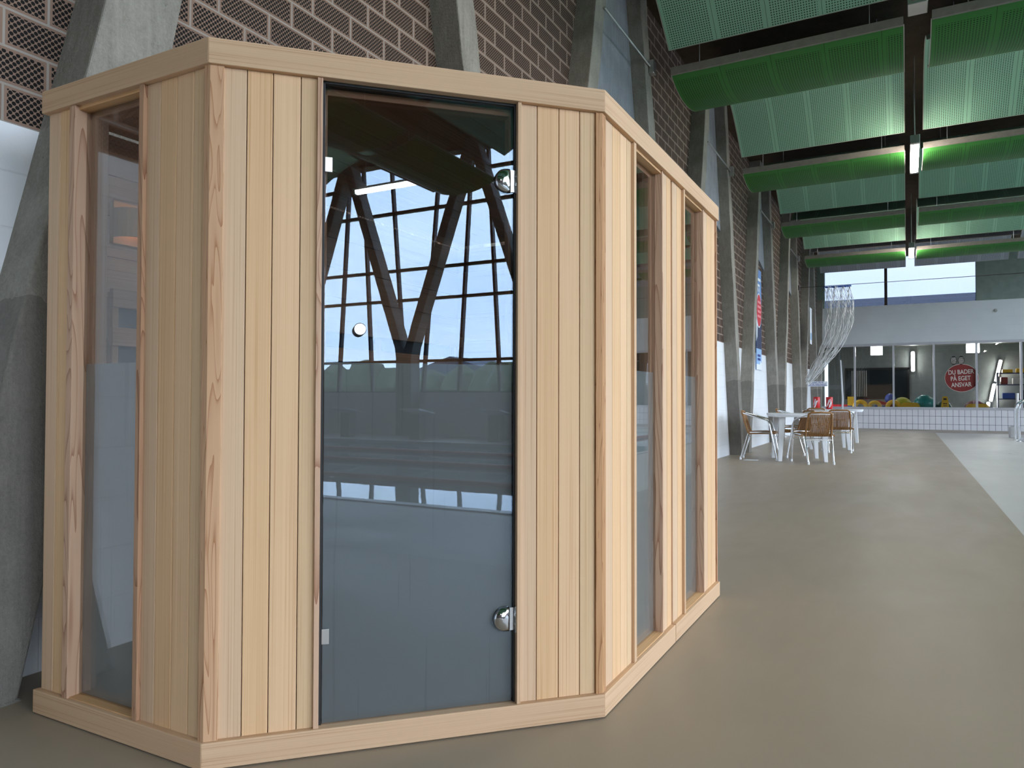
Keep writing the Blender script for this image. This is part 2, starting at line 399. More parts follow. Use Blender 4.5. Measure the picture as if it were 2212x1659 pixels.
# ------------------------------------------------------------------ setting
XW = -2.78; XE = 13.0; Y0 = -14.0; Y1 = 27.6
def slab(name, boxes, mats, label=None):
    mb = MB()
    for b in boxes: mb.box(b[0], b[1], mi=b[2] if len(b) > 2 else 0)
    return struct(mb.build(name, mats), label)
PX0, PX1, PY0, PY1 = 2.55, 10.6, -12.0, 22.6
slab('floor', [((XW-.3, Y0, -.2), (.75, Y1, 0)), ((.75, 25.1, -.2), (XE+.3, Y1, 0)), ((PX1+.3, Y0, -.2), (XE+.3, 25.1, 0))], FLOOR, 'matt grey epoxy floor of the hall')
slab('floor_pool_deck', [((.75, Y0, -.2), (PX0, 25.1, .0)), ((PX0, PY1, -.2), (PX1+.3, 25.1, .0)), ((PX0, Y0, -.2), (PX1+.3, PY0, .0)), ((PX1, PY0, -.2), (PX1+.3, PY1, 0))], DECK, 'lighter grey epoxy pool deck')
slab('floor_pool_basin', [((PX0-.2, PY0-.2, -2.2), (PX1+.2, PY1+.2, -2.0)), ((PX0-.2, PY0-.2, -2), (PX0, PY1+.2, -.2)), ((PX1, PY0-.2, -2), (PX1+.2, PY1+.2, -.2)), ((PX0, PY0-.2, -2), (PX1, PY0, -.2)), ((PX0, PY1, -2), (PX1, PY1+.2, -.2))], TILE)
w = MB(); w.box((PX0, PY0, -.4), (PX1, PY1, -.06)); tag(w.build('pool_water', WATER), 'still water of the swimming pool', 'water', kind='stuff')
mb = MB(); mb.box((PX0-.12, PY0, .0), (PX0, PY1, .012)); mb.box((PX0-.12, PY1, .0), (PX1, PY1+.12, .012)); struct(mb.build('trim_1', FRAME_ALU), 'metal pool edge channel')
slab('wall_left', [((XW-.3, Y0, 0), (XW, Y1, 1.97), 0), ((XW-.3, Y0, 1.97), (XW, Y1, 7.7), 1)], [WHITE_BLOCK, BRICK], 'long wall, white painted block below and perforated brown brick above')
slab('wall_back', [((XW-.3, Y0-.3, 0), (XE+.3, Y0, 7.7))], [plain('bounce_cutting_brown', srgb(92, 80, 72), .8)])  # unseen wall, brown chosen to cut light bounced onto the cabin
slab('ceiling', [((XW-.3, Y0, 5.85), (7.55, Y1, 6.1)), ((7.35, Y0, 6.1), (7.55, Y1, 7.6)), ((7.35, Y0, 7.6), (XE+.4, Y1+.3, 7.8))], CONC_D, 'dark board-marked concrete roof deck')
# end wall: tile plinth, window band, block wall, clerestory, green upper wall
X0w, X1w = -2.52, 2.0
slab('wall_end', [((XW-.3, Y1, 0), (XE+.3, Y1+.25, .68), 0), ((XW-.3, Y1, 2.88), (XE+.3, Y1+.25, 4.19), 1),
                  ((XW-.3, Y1, 4.19), (X0w, Y1+.25, 5.85), 2), ((X1w, Y1, 4.19), (XE+.3, Y1+.25, 7.7), 2), ((XW-.3, Y1, 5.85), (X1w, Y1+.25, 7.7), 2),
                  ((9.6, Y1, .68), (XE+.3, Y1+.25, 2.88), 1)], [TILE, END_BLOCK, END_GREEN], 'end wall of white tiles, painted block and grey-green paint')
# clerestory window
g = MB(); g.box((X0w, Y1+.12, 4.19), (X1w, Y1+.14, 5.85)); win = struct(g.build('window_1', TOPGLASS), 'high window in the end wall with pale sky behind')
g = MB(); g.box((-.64, Y1+.06, 4.19), (-.55, Y1+.2, 5.85)); g.build('window_mullion', MULLION, win)
g = MB(); g.box((X0w, Y1+.02, 4.15), (X1w+.05, Y1+.22, 4.20)); g.box((X1w, Y1+.02, 4.15), (X1w+.05, Y1+.22, 5.85)); g.build('window_frame', WHITE, win)
# lower window band
g = MB(); g.box((-2.78, Y1+.10, .70), (9.6, Y1+.115, 2.86)); win = struct(g.build('window_2', ROOMGLASS), 'band of dark windows to the side room')
g = MB(); g.box((-2.78, Y1-.02, .66), (9.6, Y1+.2, .74)); g.box((-2.78, Y1-.02, 2.82), (9.6, Y1+.2, 2.90)); g.build('window_frame', FRAME_ALU, win)
xm = [-1.57+1.187*i for i in range(-1, 10)]
for x in xm:
    g = MB(); g.box((x-.028, Y1-.01, .74), (x+.028, Y1+.17, 2.82)); g.build('window_mullion', FRAME_ALU, win)
# side room behind the band
slab('wall_side_room', [((XW-.3, 31.0, 0), (9.9, 31.2, 3.2)), ((9.7, Y1+.25, 0), (9.9, 31.2, 3.2)), ((XW-.3, Y1+.25, 0), (XW, 28.0, 3.2)), ((XW-.3, 28.5, 0), (XW, 31.2, 3.2))], plain('side_room_wall', srgb(150, 156, 152), .7))
slab('floor_side_room', [((XW-.3, Y1+.25, -.1), (9.9, 31.2, 0))], FLOOR)
slab('ceiling_side_room', [((XW-.3, Y1+.25, 3.0), (9.9, 31.2, 3.15))], plain('side_room_ceiling', srgb(130, 132, 130), .8))

# V columns
Rz = [-7.25, -3.05, 1.175, 5.40, 9.58, 14.0, 18.25, 22.5, 26.7]
Lz = [-7.85, -3.65, .57, 4.86, 9.01, 13.32, 17.6, 21.85, 26.05]
ordw = ['first', 'second', 'third', 'fourth', 'fifth', 'sixth', 'seventh', 'eighth', 'ninth', 'tenth', 'eleventh']
def column(x0, x1, y0, sl, label, top=7.65, th=.235, seed=0, knee=0):
    mb = MB(); rnd = random.Random(seed); N = 26
    prev = None
    # lofted shaft with slightly uneven arrises
    vs = []; fs = []; uvs = []
    for i in range(N+1):
        z = top*i/N; yc = y0+sl*(z if not knee else max(0, z-knee))
        j = lambda a=.006: rnd.uniform(-a, a)
        vs += [(x0, yc-th/2, z), (x1+j(), yc-th/2+j(.008), z), (x1+j(), yc+th/2+j(.008), z), (x0, yc+th/2, z)]
    for i in range(N):
        for k in range(4):
            a, b = i*4+k, i*4+(k+1) % 4
            fs.append((a, b, b+4, a+4)); uvs.append([(0, 0)]*4)
    fs += [(0, 1, 2, 3), (N*4+3, N*4+2, N*4+1, N*4)]; uvs += [[(0, 0)]*4]*2
    if x1 < x0: fs = [tuple(reversed(f)) for f in fs]
    o = None
    ox = (x0+x1)/2
    mb.add([(a-ox, b-y0, c) for a, b, c in vs], fs, uvs)
    o = mb.build('concrete_column', CONC, loc=(ox, y0, 0), bevel=.008)
    tag(o, label, 'column', 'slanting concrete columns', 'structure')
    return o
names = {2: 'beside the left side of the cabin', 3: 'first V behind the cabin', 4: 'second V behind the cabin', 5: 'V beside the nearest table', 6: 'V beside the second table', 7: 'V behind the far table', 8: 'V next to the end wall'}
for i, (l, r) in enumerate(zip(Lz, Rz)):
    w = names.get(i, 'V behind the camera number '+ordw[i])
    column(XW-.02, -2.57, l, -.225, 'rough concrete limb leaning towards the viewer, %s' % w, seed=i)
    column(XW-.02, -2.57, r, .225, 'rough concrete limb leaning away from the viewer, %s' % w, seed=i+20, th=.29 if i == 2 else .235)
# concrete webs joining neighbouring limbs above head height
for i in range(len(Rz)-1):
    mb = MB(); y0, y1 = Rz[i], Lz[i+1]; N = 16; top = 7.6; w_ = y1-y0
    def zb(t): return 4.18-.38*t
    poly = []
    ztop_gap = lambda z: (y0+.225*z, y1-.225*z)
    for k in range(N+1):
        t = k/N; z = zb(t); a, b = ztop_gap(z); poly.append((a+(b-a)*t, z))
    a, b = ztop_gap(top)
    if a > b: a = b = (a+b)/2
    poly += [(b+.02, top), (a-.02, top)]
    Mw = Matrix(((0, 0, 1, 0), (1, 0, 0, 0), (0, 1, 0, 0), (0, 0, 0, 1)))
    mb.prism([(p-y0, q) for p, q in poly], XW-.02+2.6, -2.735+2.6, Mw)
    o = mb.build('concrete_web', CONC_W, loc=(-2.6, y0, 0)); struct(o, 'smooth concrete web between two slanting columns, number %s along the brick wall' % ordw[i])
Vy = [-12.7, -8.6, -4.5, -.4, 3.7, 7.8, 11.9, 16.0, 20.1, 24.2]
for i, y in enumerate(Vy):
    column(12.8, 12.42, y-.12, -.355, 'concrete limb of the window wall across the pool, %s, left limb' % ordw[i], seed=i+40, th=.26, knee=2.2)
    column(12.8, 12.42, y+.12, .355, 'concrete limb of the window wall across the pool, %s, right limb' % ordw[i], seed=i+60, th=.26, knee=2.2)
# window wall across the pool
slab('wall_right', [((12.8, Y0, 0), (13.1, Y1, 1.15))], [WHITE_BLOCK])
g = MB(); g.box((12.95, Y0, 1.15), (12.965, Y1, 7.6)); win = struct(g.build('window_3', CLEARGLASS), 'window wall across the pool')
g = MB()
for z in (1.15, 2.0, 3.67, 4.5, 6.1, 6.95, 7.55): g.box((12.86, Y0, z-.035), (12.99, Y1, z+.035))
g.build('window_transom', MULLION, win)
for y in Vy:
    for s in (-1, 1):
        g = MB(); g.box((12.86, y+s*.28-.035, 1.15), (12.98, y+s*.28+.035, 7.6), shear=lambda p, s=s: (p[0], p[1]+s*.085*(p[2]-1.15), p[2]))
        g.build('window_mullion', MULLION, win)
        g = MB(); g.box((12.86, y+2.05+s*.62-.035, 1.15), (12.98, y+2.05+s*.62+.035, 7.6), shear=lambda p, s=s: (p[0], p[1]-s*.06*(p[2]-1.15), p[2]))
        g.build('window_mullion', MULLION, win)
# outside
slab('ground', [((-60, -80, -.3), (13.15, Y0-.35, -.1)), ((13.15, -80, -.3), (120, 90, -.1)), ((-60, 31.3, -.3), (13.15, 90, -.1))], GRASS, 'ground outside the windows')
def house(x, y, w, d, h, rh, wall, roof, label, axis=0):
    e = empty('building', (x, y, -.1)); tag(e, label, 'building')
    m = MB(); m.box((-w/2, -d/2, 0), (w/2, d/2, h)); m.build('wall', wall, e)
    if rh > 0:
        m = MB(); M = R(math.pi/2, 'Z') @ R(math.pi/2, 'X') if axis == 0 else R(math.pi/2, 'X')
        L, S = (d, w) if axis else (w, d)
        m.prism([(-S/2-.3, h), (S/2+.3, h), (0, h+rh)], -L/2-.2, L/2+.2, M); m.build('roof', roof, e)
        for k in range(3):
            m = MB(); m.box((-w/2-.03, -d/3+k*d/3-.5, h*.35), (-w/2+.02, -d/3+k*d/3+.5, h*.75)); m.build('window', DARKP, e)
    return e
house(5, 52, 90, 8, 7.12, 0, CORR, CORR, 'long grey clad building beyond the high end window')
house(58, -34, 9, 14, 2.8, 2.2, WHITE, DARKP, 'white house with dark gable roof across the lawn')
house(60, -8, 9, 12, 3.0, 2.2, WHITE, DARKP, 'pale house with dark roof further along the lawn')
m = MB()
for i in range(48):
    y = -75+i*2.4; m.lathe([(.1, 0), (1.5, .5), (1.9, 1.6+random.random()*.6), (1.2, 2.6+random.random()), (.2, 3.1+random.random())], T(38+random.random()*3, y, -.1), 7, smooth=False)
tag(m.build('hedge', plain('hedge_leaves', srgb(70, 78, 56), .95, nscale=2, var=.3)), 'dark hedge along the far side of the lawn', 'hedge', kind='stuff')

# ------------------------------------------------------------------ ceiling panels and lamps
def sheet(prof, xw, mats, th=.014):
    mb = MB(); N = len(prof); L = [0]
    for a, b in zip(prof, prof[1:]): L.append(L[-1]+math.dist(a, b))
    nor = []
    for i in range(N):
        a = prof[max(i-1, 0)]; b = prof[min(i+1, N-1)]; t = Vector((b[0]-a[0], b[1]-a[1])).normalized(); nor.append((-t[1], t[0]))
    lo = prof; hi = [(p[0]+n[0]*th, p[1]+n[1]*th) for p, n in zip(prof, nor)]
    for i in range(N-1):
        vs = [(0, *lo[i]), (xw, *lo[i]), (xw, *lo[i+1]), (0, *lo[i+1])]
        mb.add(vs, [(0, 3, 2, 1)], [[(0, L[i]), (0, L[i+1]), (xw, L[i+1]), (xw, L[i])]], 0, None, True)
        vs = [(0, *hi[i]), (xw, *hi[i]), (xw, *hi[i+1]), (0, *hi[i+1])]
        mb.add(vs, [(0, 1, 2, 3)], [[(0, L[i]), (xw, L[i]), (xw, L[i+1]), (0, L[i+1])]], 0, None, True)
    return mb, lo, hi
def edges(lo, hi, xw):
    mb = MB(); N = len(lo)
    for x in (-.008, xw):
        for i in range(N-1):
            vs = [(xx, *q) for xx in (x, x+.008) for q in (lo[i], lo[i+1], hi[i+1], hi[i])]
            mb.add(vs, [(3, 2, 1, 0), (4, 5, 6, 7), (0, 1, 5, 4), (2, 3, 7, 6)], None)
    for a, b in ((lo[0], hi[0]), (lo[-1], hi[-1])):
        mb.box((0, a[0]-.004, min(a[1], b[1])-.001), (xw, a[0]+.004, max(a[1], b[1])+.001))
    return mb
def smooth_prof(pts, n=7):
    out = []
    P = [pts[0]]+pts+[pts[-1]]
    for i in range(1, len(P)-2):
        for k in range(n):
            t = k/n
            q = [0.5*((2*P[i][a])+(-P[i-1][a]+P[i+1][a])*t+(2*P[i-1][a]-5*P[i][a]+4*P[i+1][a]-P[i+2][a])*t*t+(-P[i-1][a]+3*P[i][a]-3*P[i+1][a]+P[i+2][a])*t**3) for a in (0, 1)]
            out.append(tuple(q))
    out.append(pts[-1]); return out
DK = smooth_prof([(0, 0), (.18, -.075), (.48, -.12), (.80, -.10), (1.08, -.03), (1.24, .05)])
LT = smooth_prof([(1.40, .42), (2.0, .72), (2.65, .87), (3.22, .76), (3.97, .24)])
cols = [(-2.3, 2.3), (.24, 2.26), (2.72, 2.28), (5.22, 2.28)]
colw = ['left of the lamp gap', 'right of the lamp gap', 'second row right of the lamps', 'row nearest the pool windows']
bayw = {-4: 'far behind the viewer', -3: 'third bay behind the viewer', -2: 'second bay behind the viewer', -1: 'bay above the viewer', 0: 'nearest bay in view', 1: 'second bay in view', 2: 'third bay in view', 3: 'last bay before the end wall'}
proto = {}
for ci, (x, wd) in enumerate(cols):
    for kind in ('dark', 'light', 'grey'):
        prof = DK if kind == 'dark' else LT
        mb, lo, hi = sheet(prof, wd, None)
        root = mb.build('acoustic_panel', {'dark': P_DARK, 'light': P_LIGHT, 'grey': P_GREY}[kind])
        edges(lo, hi, wd).build('edge_trim', P_EDGE, root)
        if kind == 'dark':
            m = MB(); m.box((0, -.035, -.01), (wd, -.002, .075)); m.build('batten', FASCIA, root, bevel=.003)
        for q in (.3, wd-.3):
            p_ = prof[3] if kind == 'dark' else prof[10]
            m = MB(); m.tube([(q, p_[0], p_[1]+.01), (q, p_[0], 1.2)], .005, 6); m.build('hanger', STEEL, root)
        proto[ci, kind] = root
    used = set()
    for k in range(-4, 4):
        for kind in ('dark', 'light'):
            kd = 'grey' if (kind == 'light' and k == 3) else kind
            src = proto[ci, kd]
            o = src if (ci, kd) not in used else copy_tree(src); used.add((ci, kd))
            o.location = (x, 7.95+4.06*k, 4.65)
            tag(o, '%s ceiling panel, %s, %s' % ({'dark': 'dark green', 'light': 'light green', 'grey': 'pale grey'}[kd], bayw[k], colw[ci]), 'ceiling panel', 'curved perforated ceiling panels')
def lamp(x, y, z, label, lit=True):
    e = empty('tube_light', (x, y, z)); tag(e, label, 'lamp', 'tube lights under the ceiling')
    m = MB(); m.box((-.05, -.76, .0), (.05, .76, .05)); m.build('housing', PLASTIC, e, bevel=.01)
    m = MB(); pr = [(-.055, 0), (-.05, -.045), (-.03, -.07), (.03, -.07), (.05, -.045), (.055, 0)]
    m.prism(pr, -.72, .72, R(math.pi/2, 'X'), smooth=True); m.build('diffuser', LAMP if lit else PLASTIC, e)
    for s in (-1, 1):
        m = MB(); m.box((-.06, s*.74-.03, -.075), (.06, s*.74+.03, .05)); m.build('end_cap', STEEL, e, bevel=.01)
    for s in (-1, 1):
        m = MB(); m.tube([(0, s*.5, .05), (0, s*.5, (5.85 if x < 7.5 else 7.6)-z)], .006, 6); m.build('hanger', STEEL, e)
    return e
lamp(.13, 12.1, 4.60, 'lit tube lamp nearest in view in the gap between ceiling panels')
lamp(.13, 19.9, 4.60, 'smaller looking lit tube lamp further along the gap, close to the high window')
lamp(.13, 4.3, 4.60, 'lit tube lamp in the gap above and ahead of the viewer')
for k, y in enumerate((-11.5, -5.4, 2.8, 11.0, 19.2)):
    lamp(7.62, y, 4.95, 'lit tube lamp over the pool, %s of its row' % ordw[k])
for k, y in enumerate((-8, .2, 8.4, 16.6)):
    lamp(5.11, y, 4.62, 'lit tube lamp between the pool panels, %s of its row' % ordw[k])
e = empty('junction_box', (.12, 7.75, 4.78)); tag(e, 'small grey fitting with two round knockouts in the gap by the nearest dark green panel', 'fitting')
m = MB(); m.box((-.085, -.04, -.06), (.085, .2, .03)); m.build('box', STEEL, e, bevel=.006)
for s in (-1, 1):
    m = MB(); m.lathe([(.018, 0), (.018, .004)], T(s*.035, -.04, -.015) @ R(math.pi/2, 'X'), 16); m.build('knockout', FASCIA, e)
for i in range(3, 7):
    za = 4.83; ya, yb_ = Rz[i]+.225*za+.05, Lz[i+1]-.225*za+.02
    e = empty('tie_rod', (-2.555, ya, za)); tag(e, 'thin steel rod with end bracket across the %s concrete web past the cabin' % ordw[i-3], 'rod', 'steel rods across the columns')
    m = MB(); m.tube([(.0, 0, -.02), (.0, yb_-ya, -.02), (.03, yb_-ya+.06, -.04)], .012, 8); m.build('rod', STEEL, e)
    m = MB(); m.box((-.01, yb_-ya+.0, -.10), (.045, yb_-ya+.10, .05)); m.build('bracket', STEEL, e, bevel=.004)

# ------------------------------------------------------------------ sauna cabin
PO = Vector((-1.6, 2.5, 0))
Pc = [Vector((-2.435, 1.297, 0)), Vector((-1.66, 1.311, 0)), Vector((-.835, 2.14, 0)), Vector((-.838, 3.74, 0))]
def face_matrix(i):
    a, b = Pc[i], Pc[i+1]; e = (b-a).normalized(); n = Vector((e.y, -e.x, 0))
    o = a-PO
    return Matrix(((e.x, n.x, 0, o.x), (e.y, n.y, 0, o.y), (0, 0, 1, 0), (0, 0, 0, 1))), (b-a).length
FM = [face_matrix(i) for i in range(3)]
cab = empty('sauna_cabin', PO); tag(cab, 'large pale wooden sauna cabin with glass door standing on the grey floor', 'sauna')
ZB, ZC, ZT = .075, 1.912, 1.983
IN = -.018        # panel plane behind the plinth face
TH = .045
# mitred plinth and cornice
def offs(d):
    pts = []
    for i in range(4):
        if i == 0: e = (Pc[1]-Pc[0]).normalized(); n = Vector((e.y, -e.x, 0)); pts.append(Pc[0]+n*d)
        elif i == 3: e = (Pc[3]-Pc[2]).normalized(); n = Vector((e.y, -e.x, 0)); pts.append(Pc[3]+n*d)
        else:
            e1 = (Pc[i]-Pc[i-1]).normalized(); e2 = (Pc[i+1]-Pc[i]).normalized()
            n1 = Vector((e1.y, -e1.x, 0)); n2 = Vector((e2.y, -e2.x, 0)); b = (n1+n2).normalized(); pts.append(Pc[i]+b*(d/b.dot(n1)))
    return [p-PO for p in pts]
def ring_piece(i, z0, z1, d_in, name, s0=None, s1=None, mat=None):
    o = offs(0); q = offs(d_in); mb = MB()
    a, b, c, d = o[i], o[i+1], q[i+1], q[i]
    if s0 is not None: a, d = a.lerp(b, s0), d.lerp(c, s0)
    if s1 is not None: a0, d0 = o[i], q[i]; b, c = a0.lerp(o[i+1], s1), d0.lerp(q[i+1], s1)
    L = (b-a).length
    vs = [(p.x, p.y, z) for z in (z0, z1) for p in (a, b, c, d)]
    fs = [(0, 1, 5, 4), (1, 2, 6, 5), (2, 3, 7, 6), (3, 0, 4, 7), (4, 5, 6, 7), (3, 2, 1, 0)]
    h = z1-z0; w = abs(d_in)
    uvs = [[(0, 0), (0, L), (h, L), (h, 0)], [(0, 0), (w, 0), (w, h), (0, h)], [(0, 0), (0, L), (h, L), (h, 0)], [(0, 0), (w, 0), (w, h), (0, h)], [(0, 0), (0, L), (w, L), (w, 0)], [(0, 0), (0, L), (w, L), (w, 0)]]
    mb.add(vs, fs, uvs)
    return mb.build(name, mat or W_TRIM, cab, bevel=.0018)
ring_piece(0, 0.004, ZB, -.085, 'plinth_board'); ring_piece(1, 0.004, ZB, -.085, 'plinth_board', mat=W_TRIM)
ring_piece(2, 0.004, ZB, -.085, 'plinth_board', s1=.497); ring_piece(2, 0.004, ZB, -.085, 'plinth_board', s0=.5005)
for i in range(3): ring_piece(i, ZC, ZT, -.07, 'cornice_board')
def boards(i, name, cuts, z0=ZB, z1=ZC, gap=.0022, depth=.014):
    M, L = FM[i]; mb = MB()
    for a, b in zip(cuts, cuts[1:]):
        mb.box((a+gap/2, IN-depth, z0), (b-gap/2, IN, z1), M)
    mb.box((cuts[0], IN-.05, z0), (cuts[-1], IN-depth-.001, z1), M, mi=1)
    return mb.build(name, [W_LIGHT, W_IN], cab, bevel=.0016)
def post(i, name, a, b, d=.010, mat=None, z0=ZB, z1=ZC, dep=.055):
    M, L = FM[i]; mb = MB(); mb.box((a, IN-dep, z0), (b, IN+d, z1), M); return mb.build(name, mat or W_TRIM, cab, bevel=.0015)
# face A (towards the viewer, left)
boards(0, 'wall_panel', [.012, .072, .140]); post(0, 'window_jamb', .140, .168, .012, W_POST)
boards(0, 'wall_panel', [.496, .557, .627, .697, .752]); post(0, 'window_jamb', .477, .497, .012, W_STEP)
# face B (door side)
boards(1, 'wall_panel', [.034, .099, .168, .243, .290]); post(1, 'door_jamb', .288, .303, .012, W_POST)
boards(1, 'wall_panel', [.893, .949, 1.021, 1.091, 1.144]); post(1, 'door_jamb', .883, .895, .012, W_TRIM)
# face C (along the hall)
boards(2, 'wall_panel', [.036, .115, .19, .255, .305]); post(2, 'window_jamb', .302, .326, .012, W_TRIM)
boards(2, 'wall_panel', [.672, .735, .797]); post(2, 'window_jamb', .664, .676, .004, W_POST)
boards(2, 'wall_panel', [.817, .887, .960]); post(2, 'window_jamb', .957, .976, .012, W_TRIM)
m = MB(); m.box((.797, IN-.03, ZB), (.817, IN-.012, ZC), FM[2][0]); m.build('joint_strip', W_STEP, cab)
boards(2, 'wall_panel', [1.338, 1.417, 1.504, 1.585]); post(2, 'window_jamb', 1.330, 1.342, .004, W_POST)
post(2, 'corner_post', 1.585, 1.598, .008, W_STEP)
# corner posts
def cpost(i, wa, wb, name='corner_post', mat=None):
    # L shaped post made round the corner Pc[i]
    o = offs(IN+.008); q = offs(IN-.05); a = o[i]; c = q[i]
    e1 = (Pc[i]-Pc[i-1]).normalized(); e2 = (Pc[i+1]-Pc[i]).normalized()
    n1 = Vector((e1.y, -e1.x, 0)); n2 = Vector((e2.y, -e2.x, 0))
    l0 = a-e1*wa; r0 = a+e2*wb; li = l0-n1*.058; ri = r0-n2*.058
    poly = [l0, a, r0, ri, c, li]; mb = MB(); n = 6
    vs = [(p.x, p.y, z) for z in (ZB, ZC) for p in poly]
    mid = 0
    fs = [(k, (k+1) % n, n+(k+1) % n, n+k) for k in range(n)]
    uvs = [[(k*.3, ZB), (k*.3+.05, ZB), (k*.3+.05, ZC), (k*.3, ZC)] for k in range(n)]
    mb.add(vs, fs, uvs); mb.add(vs, [tuple(range(n-1, -1, -1)), tuple(range(n, 2*n))], None)
    return mb.build(name, mat, cab, bevel=.0012)
cpost(1, .022, .036, mat=W_POST)
cpost(2, .022, .030, mat=W_STEP)
# windows
def window(i, a, b, zt=1.905):
    M, L = FM[i]
    g = MB(); g.box((a, IN-.034, .078), (b, IN-.026, zt), M); w = g.build('window', WINGLASS, cab, label='smoked glass window, frosted on its lower half')
    g = MB(); g.box((a, IN-.0365, .079), (b, IN-.035, 1.105), M); g.build('frosted_film', FROST, w)
    g = MB()
    g.box((a, IN-.085, .078), (a+.022, IN-.04, zt), M); g.box((b-.022, IN-.085, .078), (b, IN-.04, zt), M)
    g.box((a, IN-.085, zt-.022), (b, IN-.04, zt), M); g.box((a, IN-.085, .078), (b, IN-.04, .105), M)
    g.build('window_frame', W_IN, w, bevel=.002)
    g = MB(); g.box((a-.0, IN-.034, ZB), (b, IN+.004, .0785), M); g.build('window_sill', W_TRIM, w)
    g = MB(); g.box((a, IN-.034, zt-.004), (b, IN-.002, ZC), M); g.build('window_head', W_TRIM, w)
window(0, .168, .477); window(2, .326, .664); window(2, .976, 1.330)
# door
M, L = FM[1]
DY = IN-.012
g = MB(); g.box((.3115, DY-.008, .070), (.8755, DY, 1.904), M); door = g.build('door', DOORGLASS, cab, label='tinted glass door, frosted below the knob', bevel=.001)
g = MB(); g.box((.313, DY-.0105, .071), (.874, DY-.009, 1.103), M); g.build('frosted_film', FROSTD, door)
g = MB()
g.box((.303, DY-.03, .0755), (.3105, DY+.004, 1.912), M); g.box((.8765, DY-.03, .0755), (.883, DY+.004, 1.912), M); g.box((.303, DY-.03, 1.9045), (.883, DY+.004, 1.9115), M)
g.box((.303, DY-.03, .0665), (.883, DY-.012, .0695), M)
g.build('door_seal', BLACK, cab)
g = MB()
for a, b in ((.303, .318), (.868, .883)): g.box((a, IN-.085, .078), (b, DY-.031, 1.91), M)
g.box((.303, IN-.085, 1.885), (.883, DY-.031, 1.91), M); g.build('door_frame', W_IN, cab, bevel=.002)
def hinge(z):
    h = MB(); r = .037; cx = .852
    poly = [(cx+.012, -r)]+[(cx+r*math.cos(t), r*math.sin(t)) for t in [(-math.pi/2-math.pi*k/16) for k in range(17)]]+[(cx+.012, r)]
    # plate outline in (s, z); extruded outwards
    MM = M @ Matrix(((1, 0, 0, 0), (0, 0, 1, 0), (0, 1, 0, z), (0, 0, 0, 1)))
    # domed outer plate: rings of the outline shrinking as they rise
    mx_ = cx-.006; n = len(poly); rings = [(1, 0), (1, .004), (.93, .0085), (.78, .0125), (.5, .0155), (.2, .017)]
    vs = [(mx_+(x-mx_)*sc, y*sc, DY+d) for sc, d in rings for x, y in poly]
    fs = [(a*n+k, a*n+(k+1) % n, (a+1)*n+(k+1) % n, (a+1)*n+k) for a in range(len(rings)-1) for k in range(n)]
    fs2 = [tuple(range((len(rings)-1)*n, len(rings)*n))]
    h.add(vs, fs, None, 0, MM, True); h.add(vs, fs2, None, 0, MM)
    h.prism(poly, DY-.019, DY-.0085, MM)
    o = h.build('hinge', CHROME, door)
    b = MB(); b.tube([(.8865, DY+.010, z-.040), (.8865, DY+.010, z+.040)], .0072, 20, M)
    b.build('hinge_barrel', CHROME, o)
    for q in (-.014, .014):
        b = MB(); b.tube([(.8865, DY+.010, z+q-.0025), (.8865, DY+.010, z+q+.0025)], .0086, 20, M); b.build('barrel_ring', STEEL, o)
    b = MB(); b.box((.866, DY+.0005, z-.034), (.881, DY+.004, z+.034), M); b.build('hinge_leaf', STEEL, o)
hinge(1.671); hinge(.327)
k = MB(); k.lathe([(.009, 0), (.009, .016), (.0175, .018), (.018, .030), (.016, .032)], M @ T(.41, DY, 1.197) @ R(-math.pi/2, 'X'), 28)
k.build('door_knob', STEEL, door)
k = MB(); k.lathe([(.009, 0), (.009, .016), (.0175, .018), (.018, .030)], M @ T(.41, DY-.008, 1.197) @ R(math.pi/2, 'X'), 28); k.build('inner_knob', STEEL, door)
for z in (1.671, .322):
    k = MB(); k.box((.3115, DY, z-.0215), (.331, DY+.004, z+.0215), M); k.box((.3105, DY-.012, z-.0215), (.3125, DY+.004, z+.0215), M); k.build('magnet_plate', STEEL, door, bevel=.001)
# hidden sides, roof, floor and interior lining
def loc(x, y): return (x-PO.x, y-PO.y)
xb, yb = -2.432, 3.735
m = MB(); n = 22
for j in range(13):
    z0 = ZB+j*.141; z1 = min(z0+.1385, 1.95)
    m.box((*loc(xb, 1.33), z0), (*loc(xb+.03, yb), z1))
m.build('back_wall', W_IN, cab, bevel=.0015)
m = MB()
for j in range(13):
    z0 = ZB+j*.141; z1 = min(z0+.1385, 1.95)
    m.box((*loc(xb+.03, yb-.03), z0), (*loc(-.86, yb), z1))
m.build('end_wall', W_IN, cab, bevel=.0015)
def clip_roof(z0, z1, name, mat, cutw=.098, x_a=xb+.001):
    mb = MB(); q = offs(IN-.052)
    qa, qb, qc, qd = q
    x = x_a-PO.x; xe = qc.x
    while x < xe-.002:
        x2 = min(x+cutw, xe); 
        def yfront(t):
            if t <= qb.x: return qb.y
            return qb.y+(t-qb.x)/(qc.x-qb.x)*(qc.y-qb.y)
        xa, xb2 = x+.0012, x2-.0012
        pts = [(xa, yfront(xa)), (xb2, yfront(xb2)), (xb2, yb-PO.y-.03), (xa, yb-PO.y-.03)]
        if xa < qb.x < xb2: pts.insert(1, (qb.x, qb.y))
        nn = len(pts); vs = [(a, b, z) for z in (z0, z1) for a, b in pts]
        fs = [tuple(range(nn-1, -1, -1)), tuple(range(nn, 2*nn))]+[(k, (k+1) % nn, nn+(k+1) % nn, nn+k) for k in range(nn)]
        mb.add(vs, fs, [[(vs[k][0], vs[k][1]) for k in f] for f in fs]); x = x2
    return mb.build(name, mat, cab)
clip_roof(1.925, 1.940, 'ceiling_boards', W_IN)
